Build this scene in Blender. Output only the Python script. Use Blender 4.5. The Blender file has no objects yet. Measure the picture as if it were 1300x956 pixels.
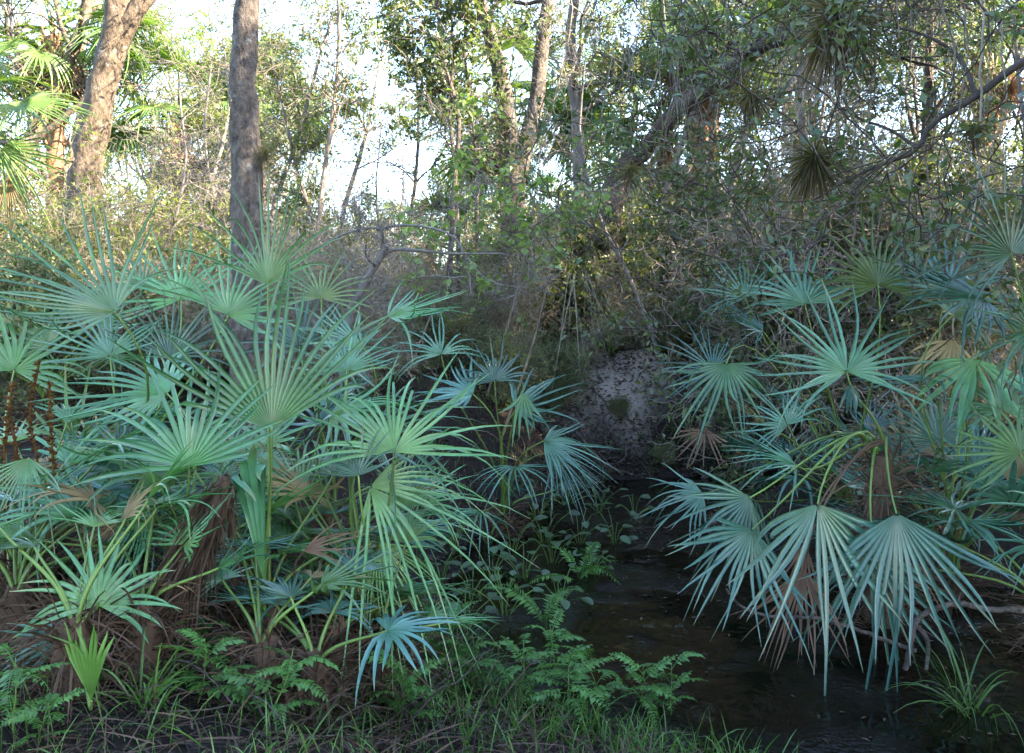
import bpy, math, random
import numpy as np
from mathutils import Vector

# ------------------------------------------------------------------ camera, sky, sun, exposure
sc = bpy.context.scene
F = 1040.0            # focal length in photo pixels (photo is 1300 wide)
HZ = 405.0            # row of the horizon
CH = 1.75             # eye height above the water
cam_d = bpy.data.cameras.new('camera')
cam = bpy.data.objects.new('camera', cam_d)
sc.collection.objects.link(cam)
cam.location = (0, 0, CH)
cam.rotation_euler = (math.radians(90), 0, 0)
cam_d.sensor_width = 36.0
cam_d.lens = 36.0 * F / 1300.0
cam_d.shift_y = -(478.0 - HZ) / 1300.0
cam_d.clip_start = 0.05
cam_d.clip_end = 600
sc.camera = cam

SUN_EL, SUN_AZ = 35.0, 106.0          # azimuth clockwise from the viewing direction (+Y)
world = bpy.data.worlds.new('World')
sc.world = world
world.use_nodes = True
wn = world.node_tree
wn.nodes.clear()
sky = wn.nodes.new('ShaderNodeTexSky')
sky.sky_type = 'NISHITA'
sky.sun_disc = False
sky.sun_elevation = math.radians(SUN_EL)
sky.sun_rotation = math.radians(SUN_AZ)
sky.air_density = 1.0
sky.dust_density = 0.8
sky.ozone_density = 1.2
bgn = wn.nodes.new('ShaderNodeBackground')
bgn.inputs['Strength'].default_value = 0.15
wout = wn.nodes.new('ShaderNodeOutputWorld')
wn.links.new(sky.outputs[0], bgn.inputs[0])
wn.links.new(bgn.outputs[0], wout.inputs[0])

sun_d = bpy.data.lights.new('sun', 'SUN')
sun_d.energy = 5.0
sun_d.angle = math.radians(0.5)
sun_d.color = (1.0, 0.82, 0.58)
sun = bpy.data.objects.new('sun', sun_d)
sc.collection.objects.link(sun)
_el, _az = math.radians(SUN_EL), math.radians(SUN_AZ)
to_sun = Vector((math.sin(_az) * math.cos(_el), math.cos(_az) * math.cos(_el), math.sin(_el)))
sun.rotation_euler = to_sun.to_track_quat('Z', 'Y').to_euler()
sun.location = (20, 10, 20)

sc.view_settings.view_transform = 'Standard'
sc.view_settings.look = 'None'
sc.view_settings.gamma = 1.0
sc.view_settings.exposure = 3.5
sc.render.engine = 'CYCLES'
sc.cycles.max_bounces = 7
sc.cycles.diffuse_bounces = 4
sc.cycles.glossy_bounces = 3
sc.cycles.transmission_bounces = 4
sc.cycles.use_denoising = True
sc.cycles.sample_clamp_indirect = 6.0

# ------------------------------------------------------------------ helpers
RNG = np.random.default_rng(11)
COL = sc.collection


def at(px, py, Y):
    """point of the place seen at photo pixel (px, py), Y metres ahead"""
    return np.array([(px - 650.0) / F * Y, Y, CH - (py - HZ) / F * Y])


def nrm(v):
    v = np.asarray(v, float)
    n = np.linalg.norm(v)
    return v / n if n > 1e-9 else v


class MB:
    def __init__(self):
        self.v, self.f3, self.f4, self.t, self.n = [], [], [], [], 0

    def add(self, v, f, t=None):
        v = np.asarray(v, float).reshape(-1, 3)
        f = np.asarray(f, int)
        if len(f) == 0:
            return
        (self.f4 if f.shape[1] == 4 else self.f3).append(f + self.n)
        self.v.append(v)
        self.t.append(np.zeros(len(v)) if t is None else np.asarray(t, float))
        self.n += len(v)

    def mesh(self, name, mat, off=(0, 0, 0), smooth=False):
        me = bpy.data.meshes.new(name)
        v = np.concatenate(self.v) - np.asarray(off)
        f3 = np.concatenate(self.f3) if self.f3 else np.zeros((0, 3), int)
        f4 = np.concatenate(self.f4) if self.f4 else np.zeros((0, 4), int)
        me.vertices.add(len(v))
        me.vertices.foreach_set('co', v.astype(np.float32).ravel())
        nl = f3.size + f4.size
        me.loops.add(nl)
        me.loops.foreach_set('vertex_index', np.concatenate([f3.ravel(), f4.ravel()]).astype(np.int32))
        nf = len(f3) + len(f4)
        me.polygons.add(nf)
        st = np.concatenate([np.arange(len(f3)) * 3, f3.size + np.arange(len(f4)) * 4])
        me.polygons.foreach_set('loop_start', st.astype(np.int32))
        if smooth:
            me.polygons.foreach_set('use_smooth', np.ones(nf, bool))
        me.update(calc_edges=True)
        a = me.attributes.new('t', 'FLOAT', 'POINT')
        a.data.foreach_set('value', np.concatenate(self.t).astype(np.float32))
        if mat:
            me.materials.append(mat)
        return me

    def build(self, name, mat, parent=None, off=(0, 0, 0), smooth=False):
        o = bpy.data.objects.new(name, self.mesh(name, mat, off, smooth))
        COL.objects.link(o)
        if parent is not None:
            o.parent = parent
        return o


def tube(mb, pts, rad, sides=6, cap=True, rough=0.0, rng=None):
    pts = np.asarray(pts, float)
    n = len(pts)
    rad = np.broadcast_to(np.asarray(rad, float), (n,))
    tan = np.gradient(pts, axis=0)
    tan /= np.linalg.norm(tan, axis=1)[:, None] + 1e-9
    ref = np.array([0.31, 0.95, 0.05]) if abs(tan[0][2]) > 0.7 else np.array([0, 0.05, 1.0])
    a = np.linspace(0, 2 * np.pi, sides, endpoint=False)
    vs = []
    u = nrm(np.cross(tan[0], ref))
    for i in range(n):
        u = nrm(u - tan[i] * np.dot(u, tan[i]))
        w = np.cross(tan[i], u)
        r = rad[i]
        rr = r * (1 + (rng.normal(0, rough, sides) if rough and rng is not None else 0)) if rough else np.full(sides, r)
        vs.append(pts[i] + (np.cos(a) * rr)[:, None] * u + (np.sin(a) * rr)[:, None] * w)
    v = np.concatenate(vs)
    i, j = np.meshgrid(np.arange(n - 1), np.arange(sides), indexing='ij')
    i, j = i.ravel(), j.ravel()
    k = (j + 1) % sides
    f = np.stack([i * sides + j, i * sides + k, (i + 1) * sides + k, (i + 1) * sides + j], 1)
    mb.add(v, f, np.repeat(np.linspace(0, 1, n), sides))
    if cap:
        c = pts[-1] + tan[-1] * rad[-1] * 0.6
        b = (n - 1) * sides
        fv = np.concatenate([v[b:b + sides], c[None]])
        mb.add(fv, [[q, (q + 1) % sides, sides] for q in range(sides)], np.ones(sides + 1))


def spline(pts, n):
    """Catmull-Rom through pts, n samples"""
    p = np.asarray(pts, float)
    p = np.concatenate([[2 * p[0] - p[1]], p, [2 * p[-1] - p[-2]]])
    m = len(p) - 3
    out = []
    for t in np.linspace(0, m - 1e-6, n):
        k = int(t)
        u = t - k
        a, b, c, d = p[k], p[k + 1], p[k + 2], p[k + 3]
        out.append(0.5 * (2 * b + (c - a) * u + (2 * a - 5 * b + 4 * c - d) * u * u + (3 * b - a - 3 * c + d) * u ** 3))
    return np.array(out)


def leaves(mb, pos, dirs, size, rng, aspect=0.42, fold=0.25, jitter=0.3, flat=0.5):
    """folded leaf blades of four triangles at pos growing along dirs"""
    n = len(pos)
    if n == 0:
        return
    d = dirs + rng.normal(0, jitter, (n, 3))
    d /= np.linalg.norm(d, axis=1)[:, None] + 1e-9
    up = rng.normal(0, 1, (n, 3)) * (1 - flat) + np.array([0, 0, 1]) * flat
    b = np.cross(d, up)
    b /= np.linalg.norm(b, axis=1)[:, None] + 1e-9
    w = np.cross(b, d)
    L = (size * rng.uniform(0.6, 1.25, n))[:, None]
    h = L * aspect * 0.5
    p0 = pos
    mid = pos + d * L * 0.45 - w * L * 0.03
    tip = pos + d * L - w * L * rng.uniform(0.0, 0.3, n)[:, None]
    l = pos + d * L * 0.42 + b * h + w * h * fold
    r = pos + d * L * 0.42 - b * h + w * h * fold
    v = np.stack([p0, l, tip, r, mid], 1).reshape(-1, 3)
    q = np.arange(n)[:, None] * 5
    f = np.concatenate([q + np.array([[0, 4, 1]]), q + np.array([[1, 4, 2]]), q + np.array([[0, 3, 4]]), q + np.array([[3, 2, 4]])])
    mb.add(v, f)


def blades(mb, pos, dirs, L, w, rng, droop=0.5, rows=5):
    """grass-like ribbons, pointed and drooping"""
    n = len(pos)
    d = dirs / (np.linalg.norm(dirs, axis=1)[:, None] + 1e-9)
    side = np.cross(d, rng.normal(0, 1, (n, 3)))
    side /= np.linalg.norm(side, axis=1)[:, None] + 1e-9
    L = np.broadcast_to(L, (n,))[:, None]
    w = np.broadcast_to(w, (n,))[:, None]
    dr = np.broadcast_to(droop, (n,))[:, None]
    vs, ts = [], []
    s = np.linspace(0, 1, rows)
    for x in s:
        c = pos + d * L * x + np.array([0, 0, -1.0]) * dr * L * x ** 2.2
        ww = w * (0.7 + 0.5 * x) * (1 - x ** 2.0) * 0.5 + 0.0002
        vs += [c - side * ww, c + side * ww]
    v = np.stack(vs, 1)
    m = 2 * rows
    q = np.arange(n)[:, None] * m
    fs = [q + np.array([[2 * k, 2 * k + 1, 2 * k + 3, 2 * k + 2]]) for k in range(rows - 1)]
    mb.add(v.reshape(-1, 3), np.concatenate(fs), np.tile(np.repeat(s, 2), n))


def empty(name, loc=(0, 0, 0)):
    o = bpy.data.objects.new(name, None)
    o.empty_display_size = 0.1
    COL.objects.link(o)
    o.location = tuple(float(x) for x in loc)
    return o


def tag(o, label, cat, group=None):
    o['label'] = label
    o['category'] = cat
    if group:
        o['group'] = group
    return o


def copy_tree(o, parent=None):
    c = o.copy()
    COL.objects.link(c)
    c.parent = parent
    for ch in o.children:
        copy_tree(ch, c)
    return c


# ------------------------------------------------------------------ materials
def nodes_of(name):
    m = bpy.data.materials.new(name)
    m.use_nodes = True
    t = m.node_tree
    t.nodes.clear()
    return m, t, t.nodes, t.links


def leaf_mat(name, c1, c2, rough=0.45, transl=0.35, tcol=None, along=None, spec=0.5, objvar=0.25, huevar=0.0):
    """two-sided leaf; colour varies leaf by leaf and plant by plant; along=(base colour, amount, tip colour, amount)"""
    m, t, N, L = nodes_of(name)
    out = N.new('ShaderNodeOutputMaterial')
    geo = N.new('ShaderNodeNewGeometry')
    oi = N.new('ShaderNodeObjectInfo')
    mix = N.new('ShaderNodeMix')
    mix.data_type = 'RGBA'
    mix.inputs[6].default_value = (*c1, 1)
    mix.inputs[7].default_value = (*c2, 1)
    L.new(geo.outputs['Random Per Island'], mix.inputs[0])
    src = mix.outputs[2]
    if along:
        at_ = N.new('ShaderNodeAttribute')
        at_.attribute_name = 't'
        r0 = N.new('ShaderNodeMapRange')
        r0.inputs[1].default_value = 0.0
        r0.inputs[2].default_value = 0.42
        r0.inputs[3].default_value = along[1]
        r0.inputs[4].default_value = 0.0
        L.new(at_.outputs['Fac'], r0.inputs[0])
        m0 = N.new('ShaderNodeMix')
        m0.data_type = 'RGBA'
        m0.inputs[7].default_value = (*along[0], 1)
        L.new(r0.outputs[0], m0.inputs[0])
        L.new(src, m0.inputs[6])
        r1 = N.new('ShaderNodeMapRange')
        r1.inputs[1].default_value = 0.93
        rb = N.new('ShaderNodeMapRange')
        rb.inputs[3].default_value = 0.97
        rb.inputs[4].default_value = 0.62
        pw = N.new('ShaderNodeMath')
        pw.operation = 'POWER'
        pw.inputs[1].default_value = 3.0
        L.new(geo.outputs['Random Per Island'], pw.inputs[0])
        L.new(pw.outputs[0], rb.inputs[0])
        L.new(rb.outputs[0], r1.inputs[1])
        r1.inputs[2].default_value = 1.0
        r1.inputs[3].default_value = 0.0
        r1.inputs[4].default_value = along[3]
        L.new(at_.outputs['Fac'], r1.inputs[0])
        m1 = N.new('ShaderNodeMix')
        m1.data_type = 'RGBA'
        m1.inputs[7].default_value = (*along[2], 1)
        L.new(r1.outputs[0], m1.inputs[0])
        L.new(m0.outputs[2], m1.inputs[6])
        src = m1.outputs[2]
    hsv = N.new('ShaderNodeHueSaturation')
    rr = N.new('ShaderNodeMapRange')
    rr.inputs[3].default_value = 1 - objvar
    rr.inputs[4].default_value = 1 + objvar
    L.new(oi.outputs['Random'], rr.inputs[0])
    L.new(rr.outputs[0], hsv.inputs['Value'])
    wn2 = N.new('ShaderNodeTexWhiteNoise')
    wn2.noise_dimensions = '1D'
    L.new(oi.outputs['Random'], wn2.inputs['W'])
    rh = N.new('ShaderNodeMapRange')
    rh.inputs[3].default_value = 0.5 - huevar
    rh.inputs[4].default_value = 0.5 + huevar * 0.6
    L.new(wn2.outputs['Value'], rh.inputs[0])
    L.new(rh.outputs[0], hsv.inputs['Hue'])
    L.new(src, hsv.inputs['Color'])
    # fine blotches
    tc = N.new('ShaderNodeTexCoord')
    nz = N.new('ShaderNodeTexNoise')
    nz.inputs['Scale'].default_value = 14.0
    nz.inputs['Detail'].default_value = 4
    L.new(tc.outputs['Object'], nz.inputs['Vector'])
    nr = N.new('ShaderNodeMapRange')
    nr.inputs[1].default_value = 0.3
    nr.inputs[2].default_value = 0.7
    nr.inputs[3].default_value = 0.82
    nr.inputs[4].default_value = 1.15
    L.new(nz.outputs['Fac'], nr.inputs[0])
    mul = N.new('ShaderNodeMix')
    mul.data_type = 'RGBA'
    mul.blend_type = 'MULTIPLY'
    mul.inputs[0].default_value = 1
    L.new(hsv.outputs[0], mul.inputs[6])
    L.new(nr.outputs[0], mul.inputs[7])
    p = N.new('ShaderNodeBsdfPrincipled')
    p.inputs['Roughness'].default_value = rough
    p.inputs['Specular IOR Level'].default_value = spec
    L.new(mul.outputs[2], p.inputs['Base Color'])
    tr = N.new('ShaderNodeBsdfTranslucent')
    g = N.new('ShaderNodeMix')
    g.data_type = 'RGBA'
    g.blend_type = 'MULTIPLY'
    g.inputs[0].default_value = 1
    g.inputs[7].default_value = (*(tcol or (1.5, 1.5, 0.6)), 1)
    L.new(mul.outputs[2], g.inputs[6])
    L.new(g.outputs[2], tr.inputs['Color'])
    ms = N.new('ShaderNodeMixShader')
    ms.inputs[0].default_value = transl
    L.new(p.outputs[0], ms.inputs[1])
    L.new(tr.outputs[0], ms.inputs[2])
    L.new(ms.outputs[0], out.inputs[0])
    return m


def bark_mat(name, c1, c2, lichen=0.0, scale=9.0, stretch=0.25, bump=0.6, rough=0.9, lich_col=(0.26, 0.265, 0.25)):
    m, t, N, L = nodes_of(name)
    out = N.new('ShaderNodeOutputMaterial')
    tc = N.new('ShaderNodeTexCoord')
    mp = N.new('ShaderNodeMapping')
    mp.inputs['Scale'].default_value = (1, 1, stretch)
    L.new(tc.outputs['Object'], mp.inputs[0])
    n1 = N.new('ShaderNodeTexNoise')
    n1.inputs['Scale'].default_value = scale
    n1.inputs['Detail'].default_value = 8
    n1.inputs['Roughness'].default_value = 0.65
    L.new(mp.outputs[0], n1.inputs['Vector'])
    rp = N.new('ShaderNodeValToRGB')
    rp.color_ramp.elements[0].position = 0.32
    rp.color_ramp.elements[1].position = 0.68
    rp.color_ramp.elements[0].color = (*c1, 1)
    rp.color_ramp.elements[1].color = (*c2, 1)
    L.new(n1.outputs['Fac'], rp.inputs[0])
    src = rp.outputs[0]
    if lichen > 0:
        n2 = N.new('ShaderNodeTexNoise')
        n2.inputs['Scale'].default_value = 11.0
        n2.inputs['Detail'].default_value = 9
        n2.inputs['Roughness'].default_value = 0.68
        L.new(tc.outputs['Object'], n2.inputs['Vector'])
        r2 = N.new('ShaderNodeValToRGB')
        r2.color_ramp.elements[0].position = 0.68 - lichen * 0.25
        r2.color_ramp.elements[1].position = 0.79 - lichen * 0.25
        L.new(n2.outputs['Fac'], r2.inputs[0])
        mx = N.new('ShaderNodeMix')
        mx.data_type = 'RGBA'
        mx.inputs[7].default_value = (*lich_col, 1)
        L.new(r2.outputs[0], mx.inputs[0])
        L.new(src, mx.inputs[6])
        src = mx.outputs[2]
    p = N.new('ShaderNodeBsdfPrincipled')
    p.inputs['Roughness'].default_value = rough
    p.inputs['Specular IOR Level'].default_value = 0.2
    L.new(src, p.inputs['Base Color'])
    bp = N.new('ShaderNodeBump')
    bp.inputs['Strength'].default_value = bump
    bp.inputs['Distance'].default_value = 0.04
    L.new(n1.outputs['Fac'], bp.inputs['Height'])
    L.new(bp.outputs[0], p.inputs['Normal'])
    L.new(p.outputs[0], out.inputs[0])
    return m


M = {}
M['palmetto'] = leaf_mat('palmetto', (0.042, 0.142, 0.062), (0.100, 0.250, 0.125), 0.26, 0.22, (0.9, 1.3, 0.6),
                         along=((0.11, 0.26, 0.06), 0.75, (0.30, 0.25, 0.12), 0.6), spec=0.7, objvar=0.4, huevar=0.045)
M['palmetto_blue'] = leaf_mat('palmetto_blue', (0.024, 0.088, 0.066), (0.078, 0.190, 0.152), 0.25, 0.18, (0.8, 1.2, 0.7),
                              along=((0.07, 0.17, 0.08), 0.6, (0.25, 0.22, 0.12), 0.6), spec=0.7, objvar=0.4, huevar=0.045)
M['palmetto_olive'] = leaf_mat('palmetto_olive', (0.065, 0.150, 0.050), (0.105, 0.215, 0.080), 0.30, 0.26, (1.0, 1.3, 0.5),
                               along=((0.10, 0.19, 0.04), 0.7, (0.30, 0.24, 0.12), 0.8), spec=0.6, objvar=0.28, huevar=0.04)
M['palm_young'] = leaf_mat('palm_young', (0.11, 0.24, 0.05), (0.14, 0.28, 0.07), 0.4, 0.35, (1.2, 1.4, 0.5), objvar=0.1)
M['cabbage'] = leaf_mat('cabbage', (0.055, 0.115, 0.03), (0.09, 0.15, 0.045), 0.42, 0.3, (1.5, 1.5, 0.5),
                        along=((0.11, 0.18, 0.04), 0.6, (0.3, 0.24, 0.1), 0.6))
M['dead_frond'] = leaf_mat('dead_frond', (0.16, 0.10, 0.075), (0.24, 0.16, 0.115), 0.75, 0.15, (1.2, 1, 0.8), spec=0.2)
M['tan_frond'] = leaf_mat('tan_frond', (0.26, 0.20, 0.10), (0.32, 0.25, 0.13), 0.65, 0.25, (1.2, 1.1, 0.7), spec=0.3)
M['petiole'] = leaf_mat('petiole', (0.07, 0.14, 0.03), (0.13, 0.21, 0.045), 0.4, 0.05, objvar=0.3)
M['rust_stalk'] = leaf_mat('rust_stalk', (0.065, 0.032, 0.010), (0.13, 0.06, 0.016), 0.7, 0.1, spec=0.2)
M['fibre'] = leaf_mat('fibre', (0.030, 0.020, 0.014), (0.135, 0.09, 0.065), 0.9, 0.05, (1, 1, 1), spec=0.1)
M['grass'] = leaf_mat('grass', (0.045, 0.115, 0.025), (0.10, 0.20, 0.045), 0.45, 0.35, (1.2, 1.4, 0.5))
M['weed'] = leaf_mat('weed', (0.045, 0.13, 0.022), (0.085, 0.21, 0.04), 0.45, 0.3, (1.2, 1.4, 0.5))
M['water_leaf'] = leaf_mat('water_leaf', (0.022, 0.055, 0.022), (0.045, 0.095, 0.036), 0.35, 0.2, (1.0, 1.3, 0.6))
M['oak_leaf'] = leaf_mat('oak_leaf', (0.075, 0.105, 0.042), (0.16, 0.18, 0.07), 0.45, 0.3)
M['dark_leaf'] = leaf_mat('dark_leaf', (0.045, 0.085, 0.038), (0.12, 0.155, 0.065), 0.4, 0.32)
M['maple_leaf'] = leaf_mat('maple_leaf', (0.16, 0.26, 0.075), (0.26, 0.36, 0.13), 0.5, 0.45, (1.2, 1.3, 0.5))
M['shrub_leaf'] = leaf_mat('shrub_leaf', (0.070, 0.115, 0.045), (0.16, 0.19, 0.075), 0.42, 0.4)
M['bright_leaf'] = leaf_mat('bright_leaf', (0.10, 0.15, 0.04), (0.20, 0.24, 0.06), 0.5, 0.5)
M['airplant'] = leaf_mat('airplant', (0.07, 0.068, 0.022), (0.15, 0.135, 0.05), 0.7, 0.25, (1.2, 1.1, 0.6), spec=0.2)
M['moss'] = leaf_mat('moss', (0.12, 0.115, 0.10), (0.20, 0.19, 0.17), 0.9, 0.15, (1, 1, 1), spec=0.1)
M['litter'] = leaf_mat('litter', (0.018, 0.012, 0.009), (0.10, 0.065, 0.045), 0.7, 0.1, (1, 1, 1), spec=0.3)
M['yellow_leaf'] = leaf_mat('yellow_leaf', (0.40, 0.30, 0.05), (0.45, 0.2, 0.04), 0.5, 0.3)
M['bark'] = bark_mat('bark', (0.036, 0.030, 0.027), (0.17, 0.145, 0.13), 0.40, 26, 0.6, 1.0)
M['bark_pale'] = bark_mat('bark_pale', (0.045, 0.036, 0.029), (0.15, 0.118, 0.09), 0.4, 16, 0.5, 1.0)
M['bark_dark'] = bark_mat('bark_dark', (0.035, 0.028, 0.024), (0.10, 0.08, 0.07), 0.25, 14, 0.35)
M['bark_grey'] = bark_mat('bark_grey', (0.10, 0.09, 0.085), (0.22, 0.20, 0.19), 0.4, 12, 0.4)
M['twig'] = bark_mat('twig', (0.11, 0.09, 0.075), (0.26, 0.215, 0.18), 0.0, 10, 0.5, 0.2)
M['twig_pale'] = bark_mat('twig_pale', (0.20, 0.17, 0.145), (0.36, 0.31, 0.27), 0.0, 10, 0.5, 0.2)
M['boots'] = bark_mat('boots', (0.14, 0.075, 0.045), (0.30, 0.18, 0.115), 0.2, 14, 0.8)


def ground_material():
    m, t, N, L = nodes_of('forest_floor')
    out = N.new('ShaderNodeOutputMaterial')
    tc = N.new('ShaderNodeTexCoord')
    n1 = N.new('ShaderNodeTexNoise')
    n1.inputs['Scale'].default_value = 0.9
    n1.inputs['Detail'].default_value = 6
    L.new(tc.outputs['Object'], n1.inputs['Vector'])
    n2 = N.new('ShaderNodeTexNoise')
    n2.inputs['Scale'].default_value = 30
    n2.inputs['Detail'].default_value = 8
    n2.inputs['Roughness'].default_value = 0.75
    L.new(tc.outputs['Object'], n2.inputs['Vector'])
    r = N.new('ShaderNodeValToRGB')
    e = r.color_ramp.elements
    e[0].position = 0.3
    e[0].color = (0.007, 0.0055, 0.005, 1)
    e[1].position = 0.72
    e[1].color = (0.036, 0.028, 0.024, 1)
    L.new(n2.outputs['Fac'], r.inputs[0])
    # pale sand where the attribute says so, broken up by noise
    a = N.new('ShaderNodeAttribute')
    a.attribute_name = 't'
    ad = N.new('ShaderNodeMath')
    ad.operation = 'MULTIPLY_ADD'
    ad.inputs[1].default_value = 0.55
    L.new(n1.outputs['Fac'], ad.inputs[0])
    L.new(a.outputs['Fac'], ad.inputs[2])
    n3 = N.new('ShaderNodeMath')
    n3.operation = 'MULTIPLY_ADD'
    n3.inputs[1].default_value = 0.9
    L.new(n2.outputs['Fac'], n3.inputs[0])
    L.new(ad.outputs[0], n3.inputs[2])
    r2 = N.new('ShaderNodeMapRange')
    r2.inputs[1].default_value = 0.9
    r2.inputs[2].default_value = 1.85
    L.new(n3.outputs[0], r2.inputs[0])
    mx = N.new('ShaderNodeMix')
    mx.data_type = 'RGBA'
    mx.inputs[7].default_value = (0.35, 0.305, 0.275, 1)
    L.new(r2.outputs[0], mx.inputs[0])
    L.new(r.outputs[0], mx.inputs[6])
    p = N.new('ShaderNodeBsdfPrincipled')
    p.inputs['Roughness'].default_value = 0.9
    p.inputs['Specular IOR Level'].default_value = 0.2
    L.new(mx.outputs[2], p.inputs['Base Color'])
    b = N.new('ShaderNodeBump')
    b.inputs['Strength'].default_value = 0.8
    b.inputs['Distance'].default_value = 0.05
    L.new(n2.outputs['Fac'], b.inputs['Height'])
    L.new(b.outputs[0], p.inputs['Normal'])
    L.new(p.outputs[0], out.inputs[0])
    return m


def water_material():
    m, t, N, L = nodes_of('creek_water')
    out = N.new('ShaderNodeOutputMaterial')
    tc = N.new('ShaderNodeTexCoord')
    n1 = N.new('ShaderNodeTexNoise')
    n1.inputs['Scale'].default_value = 1.8
    n1.inputs['Detail'].default_value = 3
    L.new(tc.outputs['Object'], n1.inputs['Vector'])
    n2 = N.new('ShaderNodeTexNoise')
    n2.inputs['Scale'].default_value = 34
    n2.inputs['Detail'].default_value = 3
    L.new(tc.outputs['Object'], n2.inputs['Vector'])
    ad = N.new('ShaderNodeMath')
    ad.operation = 'MULTIPLY_ADD'
    n4 = N.new('ShaderNodeTexNoise')
    n4.inputs['Scale'].default_value = 1.6
    L.new(tc.outputs['Object'], n4.inputs['Vector'])
    r4 = N.new('ShaderNodeMapRange')
    r4.inputs[1].default_value = 0.5
    r4.inputs[2].default_value = 0.66
    r4.inputs[3].default_value = 0.01
    r4.inputs[4].default_value = 0.95
    L.new(n4.outputs['Fac'], r4.inputs[0])
    L.new(r4.outputs[0], ad.inputs[1])
    L.new(n2.outputs['Fac'], ad.inputs[0])
    L.new(n1.outputs['Fac'], ad.inputs[2])
    b = N.new('ShaderNodeBump')
    b.inputs['Strength'].default_value = 0.6
    b.inputs['Distance'].default_value = 0.05
    L.new(ad.outputs[0], b.inputs['Height'])
    p = N.new('ShaderNodeBsdfPrincipled')
    p.inputs['Base Color'].default_value = (0.004, 0.0032, 0.002, 1)
    p.inputs['Roughness'].default_value = 0.015
    p.inputs['IOR'].default_value = 1.33
    p.inputs['Specular IOR Level'].default_value = 0.5
    L.new(b.outputs[0], p.inputs['Normal'])
    L.new(p.outputs[0], out.inputs[0])
    return m


M['ground'] = ground_material()
M['water'] = water_material()

# ------------------------------------------------------------------ terrain and water
# creek: centre line with half widths
CREEK = np.array([[9, 3.0, 1.6], [4.6, 3.5, 1.6], [2.6, 3.9, 1.5], [1.05, 4.7, 1.4], [0.5, 5.7, 1.05], [0.75, 7.0, 0.85],
                  [1.5, 8.3, 0.7], [3.4, 9.0, 0.6], [7, 9.6, 0.5]], float)


def creek_dist(x, y):
    x, y = np.asarray(x, float), np.asarray(y, float)
    best = np.full(x.shape, 1e9)
    for a, b in zip(CREEK[:-1], CREEK[1:]):
        ab = b[:2] - a[:2]
        u = np.clip(((x - a[0]) * ab[0] + (y - a[1]) * ab[1]) / (ab @ ab), 0, 1)
        d = np.hypot(x - a[0] - u * ab[0], y - a[1] - u * ab[1]) - (a[2] + u * (b[2] - a[2]))
        best = np.minimum(best, d)
    return best


def sstep(a, b, v):
    u = np.clip((v - a) / (b - a), 0, 1)   # works for b < a too
    return u * u * (3 - 2 * u)


def height(x, y):
    x, y = np.asarray(x, float), np.asarray(y, float)
    d = creek_dist(x, y)
    far = sstep(3.0, 9.5, y)
    top = 0.32 + 0.78 * far - 0.12 * sstep(0, 3, -y)
    h = np.where(d < 0, 0.35 * np.maximum(d, -0.9), top * sstep(0.0, 1.7, d) + 0.12 * np.clip(d, 0, 0.4))
    # shallow muddy bar by the weeds
    h = h + 0.33 * np.exp(-(((x - 0.62) / 0.42) ** 2 + ((y - 5.35) / 0.5) ** 2)) * (d < 0)
    h = h + (0.16 + 0.05 * np.sin(4.1 * x)) * np.exp(-(((x - 1.8) / 2.2) ** 2 + ((y - 10.7) / 0.8) ** 2)) + 0.05 * np.sin(6.3 * x + 2 * y) * np.sin(7.1 * y + 1.3 * x) * sstep(8.6, 9.2, y) * (1 - sstep(11, 12, y))
    rough = 0.06 * np.sin(x * 1.7 + 0.6 * y) * np.sin(y * 1.3 - 0.4 * x) + 0.035 * np.sin(3.9 * x + 1.1) * np.sin(4.3 * y) \
        + 0.012 * np.sin(11 * x + 3 * y) * np.sin(9.0 * y - 4 * x)
    return h + rough * sstep(-0.1, 1.2, d)


def gz(x, y):
    return float(height(np.array([x]), np.array([y]))[0])


def build_ground():
    xs = np.concatenate([np.linspace(-90, -8, 26), np.linspace(-7.4, 8, 150), np.linspace(8.8, 90, 26)])
    ys = np.concatenate([np.linspace(-40, 0.5, 16), np.linspace(0.9, 14, 140), np.linspace(14.8, 140, 40)])
    X, Y = np.meshgrid(xs, ys, indexing='xy')
    Z = height(X, Y)
    v = np.stack([X, Y, Z], -1).reshape(-1, 3)
    nx, ny = len(xs), len(ys)
    i, j = np.meshgrid(np.arange(nx - 1), np.arange(ny - 1), indexing='xy')
    i, j = i.ravel(), j.ravel()
    f = np.stack([j * nx + i, j * nx + i + 1, (j + 1) * nx + i + 1, (j + 1) * nx + i], 1)
    d = creek_dist(X, Y)
    edge = Y + 0.35 * np.sin(2.1 * X) + 0.2 * np.sin(5.3 * X) + 0.12 * np.sin(9 * X + 4 * Y)
    sand = sstep(-0.9, 0.2, X) * (1 - sstep(3.2, 4.4, X)) * sstep(9.3, 10.2, edge) * (1 - sstep(11.5, 13.5, Y)) * (0.8 + 0.2 * np.sin(3.1 * X + 2.3 * Y) * np.sin(4.7 * Y - X)) \
        + 0.4 * sstep(9.5, 11, Y) * np.exp(-((X + 2) / 7) ** 2) * sstep(0.3, -0.7, X)
    mb = MB()
    mb.add(v, f, sand.ravel())
    o = mb.build('ground', M['ground'], smooth=True)
    o['kind'] = 'structure'
    w = MB()
    w.add([[-2, 1.5, 0], [14, 1.5, 0], [14, 11.5, 0], [-2, 11.5, 0]], [[0, 1, 2, 3]])
    o = w.build('water', M['water'])
    o['kind'] = 'structure'


build_ground()

# ------------------------------------------------------------------ palmetto fronds
G = np.array([0, 0, -1.0])


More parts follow.
